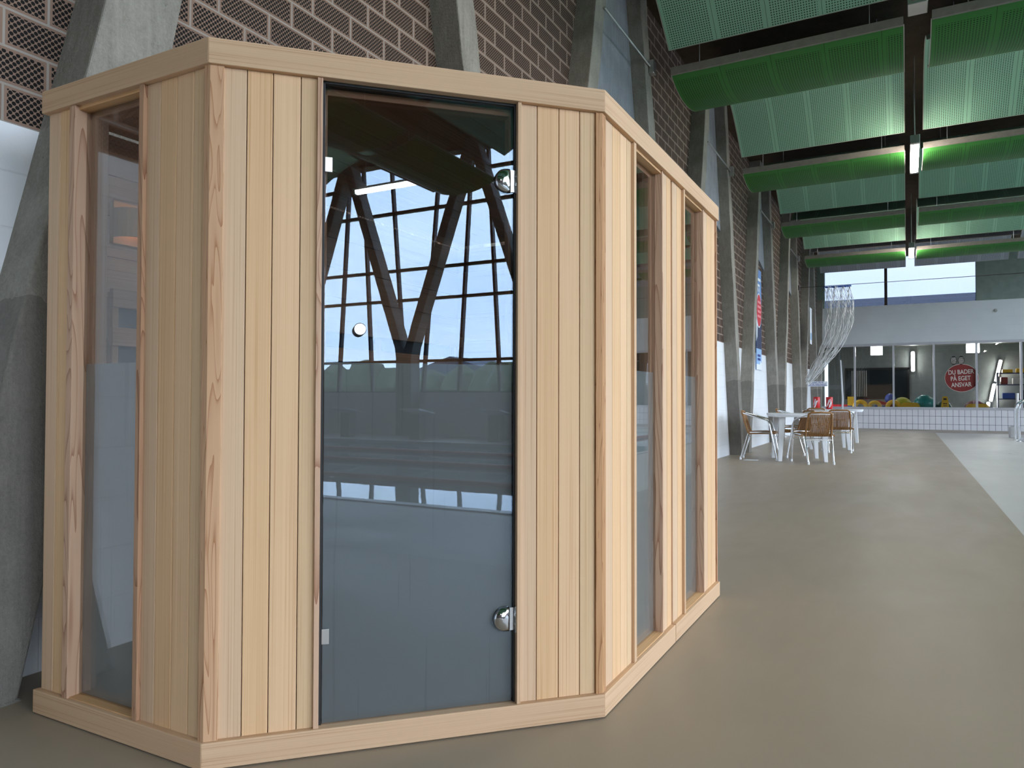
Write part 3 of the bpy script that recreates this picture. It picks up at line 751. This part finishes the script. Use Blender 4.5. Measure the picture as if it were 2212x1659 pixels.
m = MB(); q = offs(-.03); pts = [(q[0].x, q[0].y), (q[1].x, q[1].y), (q[2].x, q[2].y), (q[3].x, q[3].y), (q[0].x, q[3].y)]
m.prism(pts, 1.942, 1.962); m.build('roof_board', W_IN, cab)
m = MB(); m.prism(pts, .004, .03); m.build('floor_board', plain('cabin_floor', srgb(96, 98, 98), .6), cab)
# bench with slatted back rest, heater panels, shade lamp
m = MB()
for j in range(5): m.box((*loc(-2.38+j*.105, 1.42), .44), (*loc(-2.38+j*.105+.085, 3.68), .465))
m.box((*loc(-1.86, 1.42), .36), (*loc(-1.84, 3.68), .44)); m.build('bench_seat', W_IN, cab, bevel=.003)
m = MB()
for j in range(4): m.box((*loc(-1.9, 1.5+j*.7), .03), (*loc(-1.86, 1.54+j*.7), .44))
m.build('bench_support', W_IN, cab)
m = MB()
for z in (1.305, 1.175, 1.045, .915, .785, .655): m.box((*loc(-2.355, 1.48), z), (*loc(-2.335, 3.66), z+.062))
for y in (1.492, 2.2, 2.9, 3.6): m.box((*loc(-2.385, y), .5), (*loc(-2.356, y+.022), 1.36))
m.build('backrest_slats', W_IN, cab, bevel=.002)
m = MB(); m.box((*loc(-2.40, 1.51), .52), (*loc(-2.388, 3.6), 1.33)); m.build('heater_panel', DARKP, cab)
m = MB(); Ms = T(-2.39-PO.x, 1.56-PO.y, 1.60)
m.box((-.01, -.055, -.07), (.012, .06, .075), Ms)
arc = [(.012+.07*math.cos(t), .055*math.sin(t)) for t in [(-math.pi/2+math.pi*k/12) for k in range(13)]]
m.prism(arc+[(x*.9, y*.9) for x, y in reversed(arc)], -.05, .05, Ms, smooth=False); sh = m.build('lamp_shade', SHADE, cab)
m = MB(); m.lathe([(.012, -.03), (.02, 0), (.012, .03)], Ms @ T(.04, 0, 0), 12); m.build('bulb', WARM, sh)

# ------------------------------------------------------------------ rattan chairs
def make_chair():
    e = empty('rattan_chair')
    W = .27
    for s in (-1, 1):     # faces +Y, side tubes
        arc = []
        m = MB(); m.tube([(s*W, .27, .012), (s*W, .20, .40), (s*W, .165, .58), (s*W, .13, .655), (s*W*1.0, .05, .68), (s*W*.93, -.10, .72), (s*W*.76, -.22, .755), (s*W*.64, -.262, .765)], .0125, 8)
        m.build('arm_tube', ALU, e)
        m = MB(); m.tube([(s*W*.70, -.30, .012), (s*W*.74, -.18, .42), (s*W*.9, -.14, .45), (s*W*.985, .06, .46), (s*W*.99, .19, .45)], .0125, 8); m.build('leg', ALU, e)
        for fx, fy in ((s*W, .27), (s*W*.70, -.30)):
            m = MB(); m.lathe([(.017, 0), (.017, .04), (.013, .045)], T(fx, fy, .001), 10); m.build('foot_cap', PLASTIC, e)
    m = MB(); m.tube([(-W*.73, -.205, .37), (W*.73, -.205, .37)], .009, 8); m.tube([(-W, .215, .37), (W, .215, .37)], .009, 8); m.build('stretcher', ALU, e)
    # woven seat
    m = MB(); nS = 16
    for k in range(nS):
        x = -.215+.43*k/(nS-1)
        m.tube([(x, .23, .435), (x, .215, .452), (x, .0, .44), (x, -.17, .43)], .0105, 5)
    m.tube([(-.235, -.17, .44), (-.235, .2, .45), (-.2, .235, .445), (.2, .235, .445), (.235, .2, .45), (.235, -.17, .44)], .019, 8)
    m.build('seat', RATTAN, e)
    m = MB()
    for k in range(nS):
        u = -1+2*k/(nS-1); x = u*.15; d = -.02*(1-u*u)
        m.tube([(x*.95, -.17, .43), (x, -.20+d, .50), (x*1.04, -.235+d*1.5, .62), (x*1.06, -.275+d, .765)], .0088, 5)
    m.tube([(-.19, -.17, .43), (-.19, -.2, .52), (-.182, -.24, .66), (-.172, -.275, .77), (-.14, -.285, .79), (0, -.30, .795), (.14, -.285, .79), (.172, -.275, .77), (.182, -.24, .66), (.19, -.2, .52), (.19, -.17, .43)], .017, 8)
    for z, dy in ((.60, -.253), (.62, -.258)): m.tube([(-.12, dy, z), (-.05, dy-.01, z+.008), (0, dy-.01, z-.004), (.06, dy-.01, z+.006), (.12, dy, z)], .005, 5)
    m.build('backrest', RATTAN, e)
    return e
ch = make_chair(); GC = 'brown rattan chairs with aluminium tube frames round the white tables'
chairs = [(-2.13, 12.52, -1.50, 'brown rattan chair standing alone left of the nearest table, seen from its side'),
          (-1.27, 12.20, .42, 'brown rattan chair nearest the viewer, its back turned before the white table'),
          (-1.72, 13.35, 2.2, 'brown rattan chair behind the nearest white table, angled towards it'),
          (-2.05, 15.6, -1.50, 'brown rattan chair by the wall left of the second white table, mostly hidden'),
          (-1.14, 15.02, .15, 'brown rattan chair with its back to us between the first and second tables, right side'),
          (-1.78, 17.45, .1, 'furthest brown rattan chair, only its back top showing before the last table')]
for i, (x, y, rz, lb) in enumerate(chairs):
    o = ch if i == 0 else copy_tree(ch)
    o.location = (x, y, 0); o.rotation_euler = (0, 0, rz); tag(o, lb, 'chair', GC)
def rrect(a, b, r, n=6):
    out = []
    for cx, cy, t0 in ((a-r, b-r, 0), (-a+r, b-r, 90), (-a+r, -b+r, 180), (a-r, -b+r, 270)):
        for k in range(n+1):
            t = math.radians(t0+90*k/n); out.append((cx+r*math.cos(t), cy+r*math.sin(t)))
    return out
def make_table(a=.46, b=.46, r=.2):
    e = empty('plastic_table')
    m = MB(); m.prism(rrect(a, b, r), .735, .765, smooth=True); m.prism(rrect(a-.012, b-.012, r), .712, .736, smooth=True); m.build('tabletop', PLASTIC, e, bevel=.006)
    for sx in (-1, 1):
        for sy in (-1, 1):
            m = MB(); top, bot = .045, .028; cx, cy = sx*(a-.16), sy*(b-.16); fx, fy = sx*(a-.115), sy*(b-.115)
            vs = [(cx+i*top, cy+j*top, .712) for i, j in ((-1, -1), (1, -1), (1, 1), (-1, 1))]+[(fx+i*bot, fy+j*bot, .002) for i, j in ((-1, -1), (1, -1), (1, 1), (-1, 1))]
            m.add(vs, [(0, 1, 2, 3), (7, 6, 5, 4), (0, 4, 5, 1), (1, 5, 6, 2), (2, 6, 7, 3), (3, 7, 4, 0)], None); m.build('leg', PLASTIC, e, bevel=.006)
    return e
tb = make_table()
for i, (x, y, rz, lb) in enumerate([(-1.56, 12.66, .30, 'white plastic garden table nearest the viewer, between two rattan chairs'), (-1.40, 15.85, .2, 'second white plastic garden table, half hidden behind the first'), (-1.42, 18.5, .05, 'furthest white plastic garden table, with the red cups on it')]):
    o = tb if i == 0 else copy_tree(tb)
    o.location = (x, y, 0); o.rotation_euler = (0, 0, rz); tag(o, lb, 'table', 'white plastic tables along the brick wall')
    if i == 2: o.scale = (1.18, 1, 1)
def cup(x, y, label):
    e = empty('red_cup', (x, y, .766)); tag(e, label, 'cup', 'red cups on the far table')
    m = MB(); m.lathe([(.062, 0), (.075, .02), (.078, .28), (.074, .285), (.068, .28), (.06, .02)], None, 24); m.build('body', RED, e)
    m = MB(); rr = random.Random(int(x*100))
    for k in range(5):
        a0 = -1.9+rr.uniform(-.5, .6); z0 = rr.uniform(.03, .1); pts = []
        for j in range(6): pts.append((.0785*math.cos(a0+j*.12), .0785*math.sin(a0+j*.12), z0+.03*j*rr.uniform(.6, 1.2)))
        m.tube(pts, .008, 5)
    m.build('print', WHITEP, e)
cup(-1.86, 18.35, 'red cup with white drawing, left one of the pair on the far table'); cup(-1.60, 18.55, 'red cup with white drawing, right one of the pair on the far table')
m = MB(); m.prism([(0, 0), (.2, .03), (.22, .1), (.03, .09)], .001, .006, T(-2.35, 12.2, 0)); tag(m.build('paper_sheet', WHITEP), 'scrap of white paper on the floor under the lone rattan chair', 'paper')

# ------------------------------------------------------------------ net, wire, signs
e = empty('hanging_net', (-1.6, 21.0, 4.0)); tag(e, 'white nylon safety net bunched up and swept down to the left from the wire', 'net')
m = MB(); rn = random.Random(3); NS = 24; paths = []
for k in range(NS):
    u = k/(NS-1); top = Vector((-.31+.62*u, rn.uniform(-.05, .05), 0))
    bot = Vector((-.80+.12*u, rn.uniform(-.06, .06), -2.62+.25*rn.random()))
    pts = []
    for j in range(15):
        t = j/14; q = top.lerp(bot, t); q.x += math.sin(t*math.pi)*(.27+.22*u)*(1-.15*t)+rn.uniform(-.012, .012)+.02*math.sin(t*26+k); q.y += .05*math.sin(t*9+k); q.z += rn.uniform(-.01, .01)
        pts.append(q)
    paths.append(pts); m.tube(pts, .0062, 4)
for k in range(NS-1):
    for j in range(14):
        if (k+j) % 2 == 0: m.tube([paths[k][j], paths[k+1][j+1]], .0048, 3, cap=False)
        else: m.tube([paths[k+1][j], paths[k][j+1]], .0048, 3, cap=False)
m.build('mesh_cords', NET, e)
m = MB(); m.tube([(-.34, 0, .0), (.34, 0, .0)], .022, 8)
for k in range(12): m.torus(.03, .006, T(-.31+.056*k, 0, 0) @ R(math.pi/2, 'Y'), 0, 10, 5)
m.build('hanging_rings', BLUE, e)
m = MB(); m.tube([(-2.56, 21.0, 4.035), (5, 21.0, 4.035), (12.42, 21, 4.035)], .008, 6); wr = tag(m.build('steel_wire', MULLION), 'thin dark steel wire crossing the hall in front of the end window', 'wire')
m = MB(); m.box((-2.57, 20.95, 3.97), (-2.54, 21.05, 4.10)); m.build('wall_bracket', MULLION, wr)
# banner on the brick wall
e = empty('wall_banner', (XW+.012, 15.75, 1.62)); tag(e, 'tall blue and navy banner with red oval hung on the brick wall between columns', 'banner')
Mb = Matrix(((0, 0, 1, 0), (1, 0, 0, 0), (0, 1, 0, 0), (0, 0, 0, 1)))      # (a, b, d) -> (x=d, y=a, z=b)
bw = .62
def flat(name, polys, d0, d1, mat, par): 
    m = MB()
    for p in polys: m.prism(p, d0, d1, Mb)
    return m.build(name, mat, par)
def ell(cx, cy, a, b, n=40): return [(cx+a*math.cos(2*math.pi*k/n), cy+b*math.sin(2*math.pi*k/n)) for k in range(n)]
flat('fabric', [[(0, 0), (bw, 0), (bw, 2.15), (0, 2.15)]], 0, .006, SKYBLUE, e)
flat('navy_field', [[(0, .45), (bw, .45), (bw, 1.25), (0, 1.25)]], .006, .009, NAVY, e)
flat('pale_field', [[(0, 0), (bw, 0), (bw, .45), (0, .45)]], .006, .009, PALEBLUE, e)
flat('white_band', [[(0, 0), (bw, 0), (bw, .14), (.45, .2), (.4, .12), (0, .12)], [(0, .6), (.1, .7), (.13, .95), (0, 1.1)]], .009, .012, WHITEP, e)
ov = flat('oval_border', [ell(.30, 1.27, .29, .37)], .009, .013, WHITEP, e)
flat('red_oval', [ell(.30, 1.27, .265, .34)], .013, .016, REDP, e)
flat('oval_lettering', [[(.12, 1.42-k*.1), (.48, 1.42-k*.1), (.48, 1.47-k*.1), (.12, 1.47-k*.1)] for k in range(4)], .016, .019, PINKP, e)
flat('lettering', [[(.1, 1.9), (.5, 1.9), (.5, 1.96), (.1, 1.96)], [(.15, 1.78), (.4, 1.78), (.4, 1.83), (.15, 1.83)], [(.12, 1.64), (.2, 1.74), (.28, 1.64), (.36, 1.74), (.44, 1.64), (.44, 1.68), (.36, 1.78), (.28, 1.68), (.2, 1.78), (.12, 1.68)]], .009, .013, WHITEP, e)
flat('small_print', [[(.14+.07*j, .28-k*.08), (.19+.07*j, .28-k*.08), (.19+.07*j, .33-k*.08), (.14+.07*j, .33-k*.08)] for j in range(5) for k in range(2)], .009, .013, INKBLUE, e)['kind'] = 'stuff'
def text(s, size, M, mat, par, name='lettering', sx=1.0, ext=.001, off=.0, label=None):
    cu = bpy.data.curves.new(name, 'FONT'); cu.body = s; cu.size = size; cu.align_x = 'CENTER'; cu.align_y = 'CENTER'; cu.extrude = ext; cu.offset = off; cu.materials.append(mat)
    o = bpy.data.objects.new(name, cu); C.objects.link(o); bpy.context.view_layer.update()
    me = bpy.data.meshes.new_from_object(o); bpy.data.objects.remove(o); me.name = name
    o = bpy.data.objects.new(name, me); C.objects.link(o); o.parent = par; o.matrix_local = M @ Matrix.Diagonal((sx, 1, 1, 1)); return o
def facing_viewer(x, y, z, rot=0): return T(x, y, z) @ R(math.pi/2, 'X') @ R(rot, 'Z')
# sign on the far column
e = empty('wall_sign', (-2.44, 24.3, 1.47)); tag(e, 'small white sign with blue lettering and blue lower rule on the far column', 'sign')
e.rotation_euler = (0, 0, .12)
m = MB(); m.box((-.28, 0, -.075), (.30, .012, .085)); m.build('plate', WHITEP, e)
m = MB(); m.box((-.26, -.004, -.06), (.28, 0, -.045)); m.build('rule', INKBLUE, e)
text('KNAP-TRYK', .07, facing_viewer(.0, -.002, .045), INKBLUE, e, sx=1.0, off=.001); text('EFTER PERSONALET', .06, facing_viewer(.02, -.002, -.012), INKBLUE, e, sx=.9, off=.001)
# upper poster on far column
e = empty('wall_poster', (-2.44, 22.6, 2.6)); tag(e, 'white and grey poster high on the far slanting column behind the net', 'poster')
m = MB(); m.box((0, -.22, 0), (.012, .22, 1.05)); m.build('sheet', WHITEP, e)
m = MB(); m.box((.012, -.16, .12), (.015, .16, .32)); m.build('print', PALEBLUE, e)
# round sticker on the window
e = empty('window_sticker', (1.58, Y1+.085, 1.70)); tag(e, 'dark red oval window sticker with pale Danish bathing notice and two shoe soles on top', 'sticker')
m = MB(); m.prism(ell(0, 0, .475, .455, 48), 0, .004, R(math.pi/2, 'X')); m.build('oval_rim', LETTER, e)
m = MB(); m.prism(ell(0, 0, .463, .443, 48), 0.004, .008, R(math.pi/2, 'X')); m.build('oval', MAROON, e)
text('DU BADER', .20, facing_viewer(-.02, -.010, .19, .05), LETTER, e, sx=.74, off=.003)
text('PÅ EGET', .20, facing_viewer(-.03, -.010, -.02, .05), LETTER, e, sx=.74, off=.003)
text('ANSVAR', .20, facing_viewer(-.01, -.010, -.225, .05), LETTER, e, sx=.74, off=.003)
for s in (-1, 1):
    m = MB(); m.prism(ell(s*.105-.115, .575, .088, .145, 32), .001, .006, R(math.pi/2, 'X')); so = m.build('shoe_sole', BLACK, e)
    m = MB(); rr = random.Random(5+s)
    for q in range(7):
        zz = .477+q*.031; hw = .076*math.sqrt(max(.05, 1-((zz-.575)/.135)**2))
        for j in range(4):
            a = s*.105-.115-hw+2*hw*j/4; m.box((a+.004, -.009, zz-.009), (a+2*hw/4-.004, -.006, zz+.007+rr.uniform(-.004, .003)))
    m.build('tread', LETTER, so)
# small round alarm on the end wall
m = MB(); m.lathe([(.05, 0), (.05, .03), (.035, .045)], T(2.52, Y1, 3.84) @ R(math.pi/2, 'X'), 20); tag(m.build('wall_buzzer', STEEL), 'small round grey fitting on the pale end wall right of the high window', 'fitting')
# slim pole in front of the window band
m = MB(); m.tube([(-1.97, 27.3, .02), (-1.93, 27.3, 1.0), (-1.99, 27.3, 2.35)], [.03, .03, .022], 8); tag(m.build('white_pole', WHITE), 'slim white pole leaning against the end window behind the tables', 'pole')
# glass strip at far left corner, glowing by itself in place of daylight
m = MB(); m.box((-2.52, Y1-.04, .75), (-2.42, Y1-.01, 2.3)); struct(m.build('window_4', emit('glowing_glass_strip', (.62, .78, 1, 1), 1.0)), 'narrow glass strip in the corner, glowing in place of daylight')

# ------------------------------------------------------------------ side room contents
def tubeR(x, y, z, w, l, lean, label, dep=.04):  # wall-mounted tubes made up for bright streaks of unclear origin in the glass
    e = empty('glow_tube', (x, y, z)); tag(e, label, 'lamp'); e.rotation_euler = (0, lean, 0)
    m = MB(); m.prism(rrect(w/2, l/2, w*.4), 0, dep, R(math.pi/2, 'X'), smooth=True); m.build('diffuser', LAMP_ROOM, e)
    m = MB(); m.box((-w*.7, .001, -l/2-.03), (w*.7, .05, l/2+.03)); m.build('housing', STEEL, e)
tubeR(.22, 30.9, 2.42, .10, .72, 0, 'upright glowing tube behind the middle window of the end band')
tubeR(2.88, 30.9, 2.03, .085, .76, .20, 'upper slanting glowing tube behind the right window of the end band')
tubeR(2.70, 30.9, 1.25, .085, .62, .18, 'lower slanting glowing tube behind the right window of the end band')
tubeR(2.57, 30.9, .83, .09, .14, 0, 'short glowing tube low behind the right window of the end band')
for x, lb in ((-.96, 'square lit ceiling lamp behind the second window of the end band'), (2.05, 'square lit ceiling lamp behind the mullion right of the red sticker')):
    e = empty('square_lamp', (x, 29.9, 2.78)); tag(e, lb, 'lamp'); 
    m = MB(); m.box((-.18, -.03, -.13), (.18, 0, .13)); m.build('diffuser', LAMP_ROOM, e)
    m = MB(); m.box((-.20, .001, -.15), (.20, .06, .22)); m.build('housing', WHITE, e)
RY = 28.4
def put(name, mbs, loc_, label, cat):
    e = empty(name, loc_); tag(e, label, cat)
    for nm, m, mat in mbs: m.build(nm, mat, e)
    return e
def sphere(r, sz=1): 
    return [(max(.001, r*math.sin(math.pi*k/12)), -r*sz*math.cos(math.pi*k/12)) for k in range(13)]
m = MB(); m.box((-.55, -.3, .0), (9.0, .35, .47)); bench = tag(m.build('storage_bench', WHITE, loc=(-1.9, RY, 0)), 'low pale bench behind the end windows carrying pool toys', 'bench')
zt = .47
m = MB(); m.lathe(sphere(.34), None, 24); tag(m.build('exercise_ball', TEAL, loc=(.54, RY, zt+.345)), 'large teal exercise ball on the bench behind the end window', 'ball')
m = MB(); m.lathe(sphere(.30), None, 24); tag(m.build('exercise_ball', plain('olive_yellow_vinyl', srgb(176, 170, 30), .45), loc=(-.13, RY+.12, zt+.305)), 'olive yellow exercise ball left of the teal ball', 'ball')
m = MB(); m.lathe(sphere(.31, .8), None, 24); tag(m.build('exercise_ball', plain('wine_red_vinyl', srgb(120, 36, 60), .5), loc=(2.0, RY+.1, zt+.25)), 'wine red flattened ball right of the yellow warning sign', 'ball')
m = MB(); m.lathe(sphere(.24), None, 20); tag(m.build('exercise_ball', plain('dark_teal_vinyl', srgb(20, 90, 90), .5), loc=(1.10, RY+.16, zt+.245)), 'small dark teal ball partly behind the yellow warning sign', 'ball')
for i, (x, s) in enumerate(((-1.43, 1), (-.98, .9), (-.40, 1.0))):
    m = MB(); m.torus(.18*s, .075*s, R(math.pi/2, 'X'), 0, 28, 10)
    tag(m.build('float_ring', YELLOW, loc=(x, RY-.12, zt+.26)), 'yellow float ring standing on the bench, %s from the left' % ordw[i], 'float ring', 'yellow float rings behind the end window')
m = MB(); m.prism([(-.24, 0), (.24, 0), (.13, .16), (.08, .58), (.06, .63), (-.06, .63), (-.08, .58), (-.13, .16)], -.02, .02, R(math.pi/2, 'X'))
m2 = MB(); m2.box((-.045, -.026, .51), (.045, -.02, .57)); m2.box((-.06, -.026, .37), (.06, -.02, .40)); m2.box((-.05, -.026, .31), (.05, -.02, .33))
put('warning_sign', [('board', m, YELLOW), ('print', m2, BLACK)], (1.13, RY-.22, zt), 'yellow wet floor stand behind the window below the red sticker', 'sign')
m = MB(); m.lathe(sphere(.17, 1.15), None, 20); tag(m.build('punch_bag', BLUE, loc=(-.50, RY+.16, zt+.54)), 'blue rounded float toy on top of the red floats', 'float toy')
for i, (x, z, mt, nm, ln) in enumerate(((-.62, .22, RED, 'red', .34), (-.22, .20, RED, 'red', .28), (-.72, .10, BLUE, 'blue', .26), (-.10, .10, BLUE, 'blue', .24))):
    m = MB(); m.prism(rrect(ln/1, .06, .055), -.1, .1, R(math.pi/2, 'X') @ R((.3 if i % 2 else -.25), 'Z'), smooth=True)
    tag(m.build('foam_float', mt, loc=(x, RY+.02, zt+z+.14), bevel=.01), '%s foam float in the heap beside the yellow rings, %s of four' % (nm, ordw[i]), 'foam float', 'foam floats heaped behind the end window')
m = MB(); m.prism(rrect(.33, .19, .15), -.1, .1, R(math.pi/2, 'X'), smooth=True); tag(m.build('foam_float', YELLOW, loc=(2.05, RY-.19, zt+.20)), 'long yellow foam float in front of the wine red ball', 'foam float', 'foam floats heaped behind the end window')
m = MB(); m.prism(rrect(.30, .20, .15), -.1, .1, R(math.pi/2, 'X'), smooth=True); tag(m.build('foam_float', YELLOW, loc=(.10, RY-.28, zt+.22)), 'yellow foam float below the olive ball', 'foam float', 'foam floats heaped behind the end window')
m = MB(); m.box((-.13, -.05, .30), (.13, .02, .62)); m2 = MB(); m2.box((-.13, -.05, 0), (.13, .02, .30)); put('cushion_block', [('upper_block', m, YELLOW), ('lower_block', m2, BLUE)], (-1.72, RY, zt), 'yellow over blue foam block at the left end of the bench', 'foam block')
m = MB(); m.box((-.45, -.1, .0), (.55, .1, .34)); tag(m.build('red_mat', RED, loc=(-2.1, RY+.3, zt+.0)), 'long red folded mat at the far left of the bench', 'mat')
# inner window with curtain in the side room
e = empty('inner_window', (-1.0, 30.95, 1.0)); tag(e, 'dark framed inner window with pale curtain on the side room wall', 'window')
m = MB(); m.box((-1.05, 0, .05), (1.05, .03, 1.15)); m.build('pane', plain('dark_pane', srgb(30, 44, 50), .15), e)
m = MB()
for a, b in (((-1.1, -.03, 0), (1.1, .02, .06)), ((-1.1, -.03, 1.12), (1.1, .02, 1.2)), ((-1.1, -.03, 0), (-1.04, .02, 1.2)), ((1.04, -.03, 0), (1.1, .02, 1.2))): m.box(a, b)
m.build('window_frame', BLACK, e)
m = MB()
for k in range(9): m.tube([(-.85+k*.062, -.04, .1), (-.85+k*.062, -.04, 1.1)], .018, 6)
m.build('curtain', LETTER, e)
# shelf unit right
e = empty('shelf_unit', (3.15, 30.3, 0)); tag(e, 'dark shelf unit crowded with pool toys behind the rightmost window', 'shelf')
for z in (.5, 1.0, 1.5, 1.9):
    m = MB(); m.box((-.35, 0, z), (.6, .4, z+.03)); m.build('shelf', NAVY, e)
for x in (-.35, .57):
    m = MB(); m.box((x, 0, 0), (x+.03, .4, 1.95)); m.build('side_panel', NAVY, e)
for k, (x, z, w_, h_, mt) in enumerate(((-.2, 1.93, .3, .12, YELLOW), (.2, 1.93, .35, .15, YELLOW), (-.25, 1.53, .2, .25, MAROON), (.1, 1.53, .3, .22, LETTER), (-.2, 1.03, .35, .2, BLUE), (.3, 1.03, .2, .3, DARKP), (-.1, .53, .4, .18, YELLOW))):
    m = MB(); m.box((x, .02, z), (x+w_, .3, z+h_)); tag(m.build('toy_box', mt, loc=(3.15, 30.3, 0.002), bevel=.02), '%s box on the dark shelf unit, %s counting from the top left' % (['yellow', 'wide yellow', 'maroon', 'pale', 'blue', 'grey', 'low yellow'][k], ordw[k]), 'box', 'boxes on the side room shelf')

# ------------------------------------------------------------------ pool side
e = empty('steel_box', (2.42, 22.75, 0)); tag(e, 'low stainless steel box on the deck at the corner of the pool', 'box')
m = MB(); m.box((-.06, -.06, .001), (.16, .3, .30)); m.build('body', STEEL, e, bevel=.01)
def rail(y, label):
    e = empty('pool_handrail', (2.35, y, 0)); tag(e, label, 'handrail', 'steel handrails of the pool ladder')
    m = MB(); m.tube([(0, 0, .0), (0, 0, .75), (.03, 0, .88), (.12, 0, .98), (.25, 0, 1.0), (.38, 0, .96), (.46, 0, .85), (.48, 0, .6), (.48, 0, -.3)], .021, 12); m.build('rail', ALU, e)
    m = MB(); m.lathe([(.05, 0), (.05, .012), (.03, .02)], T(0, 0, .0), 16); m.build('base_flange', STEEL, e)
rail(21.6, 'curved steel handrail of the pool ladder, the farther one'); rail(21.0, 'curved steel handrail of the pool ladder, the nearer one')
m = MB(); m.tube([(2.44, 22.0, 0), (2.44, 22.0, 1.16)], .03, 12); tag(m.build('rope_post', STEEL), 'straight grey post with flat top beside the pool ladder', 'post')
m = MB(); m.lathe([(.06, .0), (.06, .004)], T(1.72, 16.2, 0), 20); tag(m.build('floor_drain', STEEL), 'small round drain in the light pool deck', 'drain')
for i, y in enumerate((-9.6, -7.4, -5.2, -3.0, -.8, 1.4)):
    e = empty('starting_block', (11.4, y, 0)); tag(e, 'grey starting block across the pool, %s of the row' % ordw[i], 'starting block', 'starting blocks on the far pool edge')
    m = MB(); m.box((-.12, -.14, .001), (.14, .14, .62)); m.build('pedestal', FASCIA, e, bevel=.01)
    m = MB(); m.box((-.35, -.28, 0), (.35, .28, .04), T(0, 0, .66) @ R(.16, 'Y')); m.build('platform', WHITE, e, bevel=.006)
for i, x in enumerate((4.4, 6.4, 8.4)):
    m = MB(); m.tube([(x, PY0+.1, -.024), (x, 5, -.024), (x, PY1-.1, -.024)], .035, 8); tag(m.build('lane_rope', RED), 'red lane rope floating on the pool, %s from the deck' % ordw[i], 'lane rope', 'lane ropes in the pool')
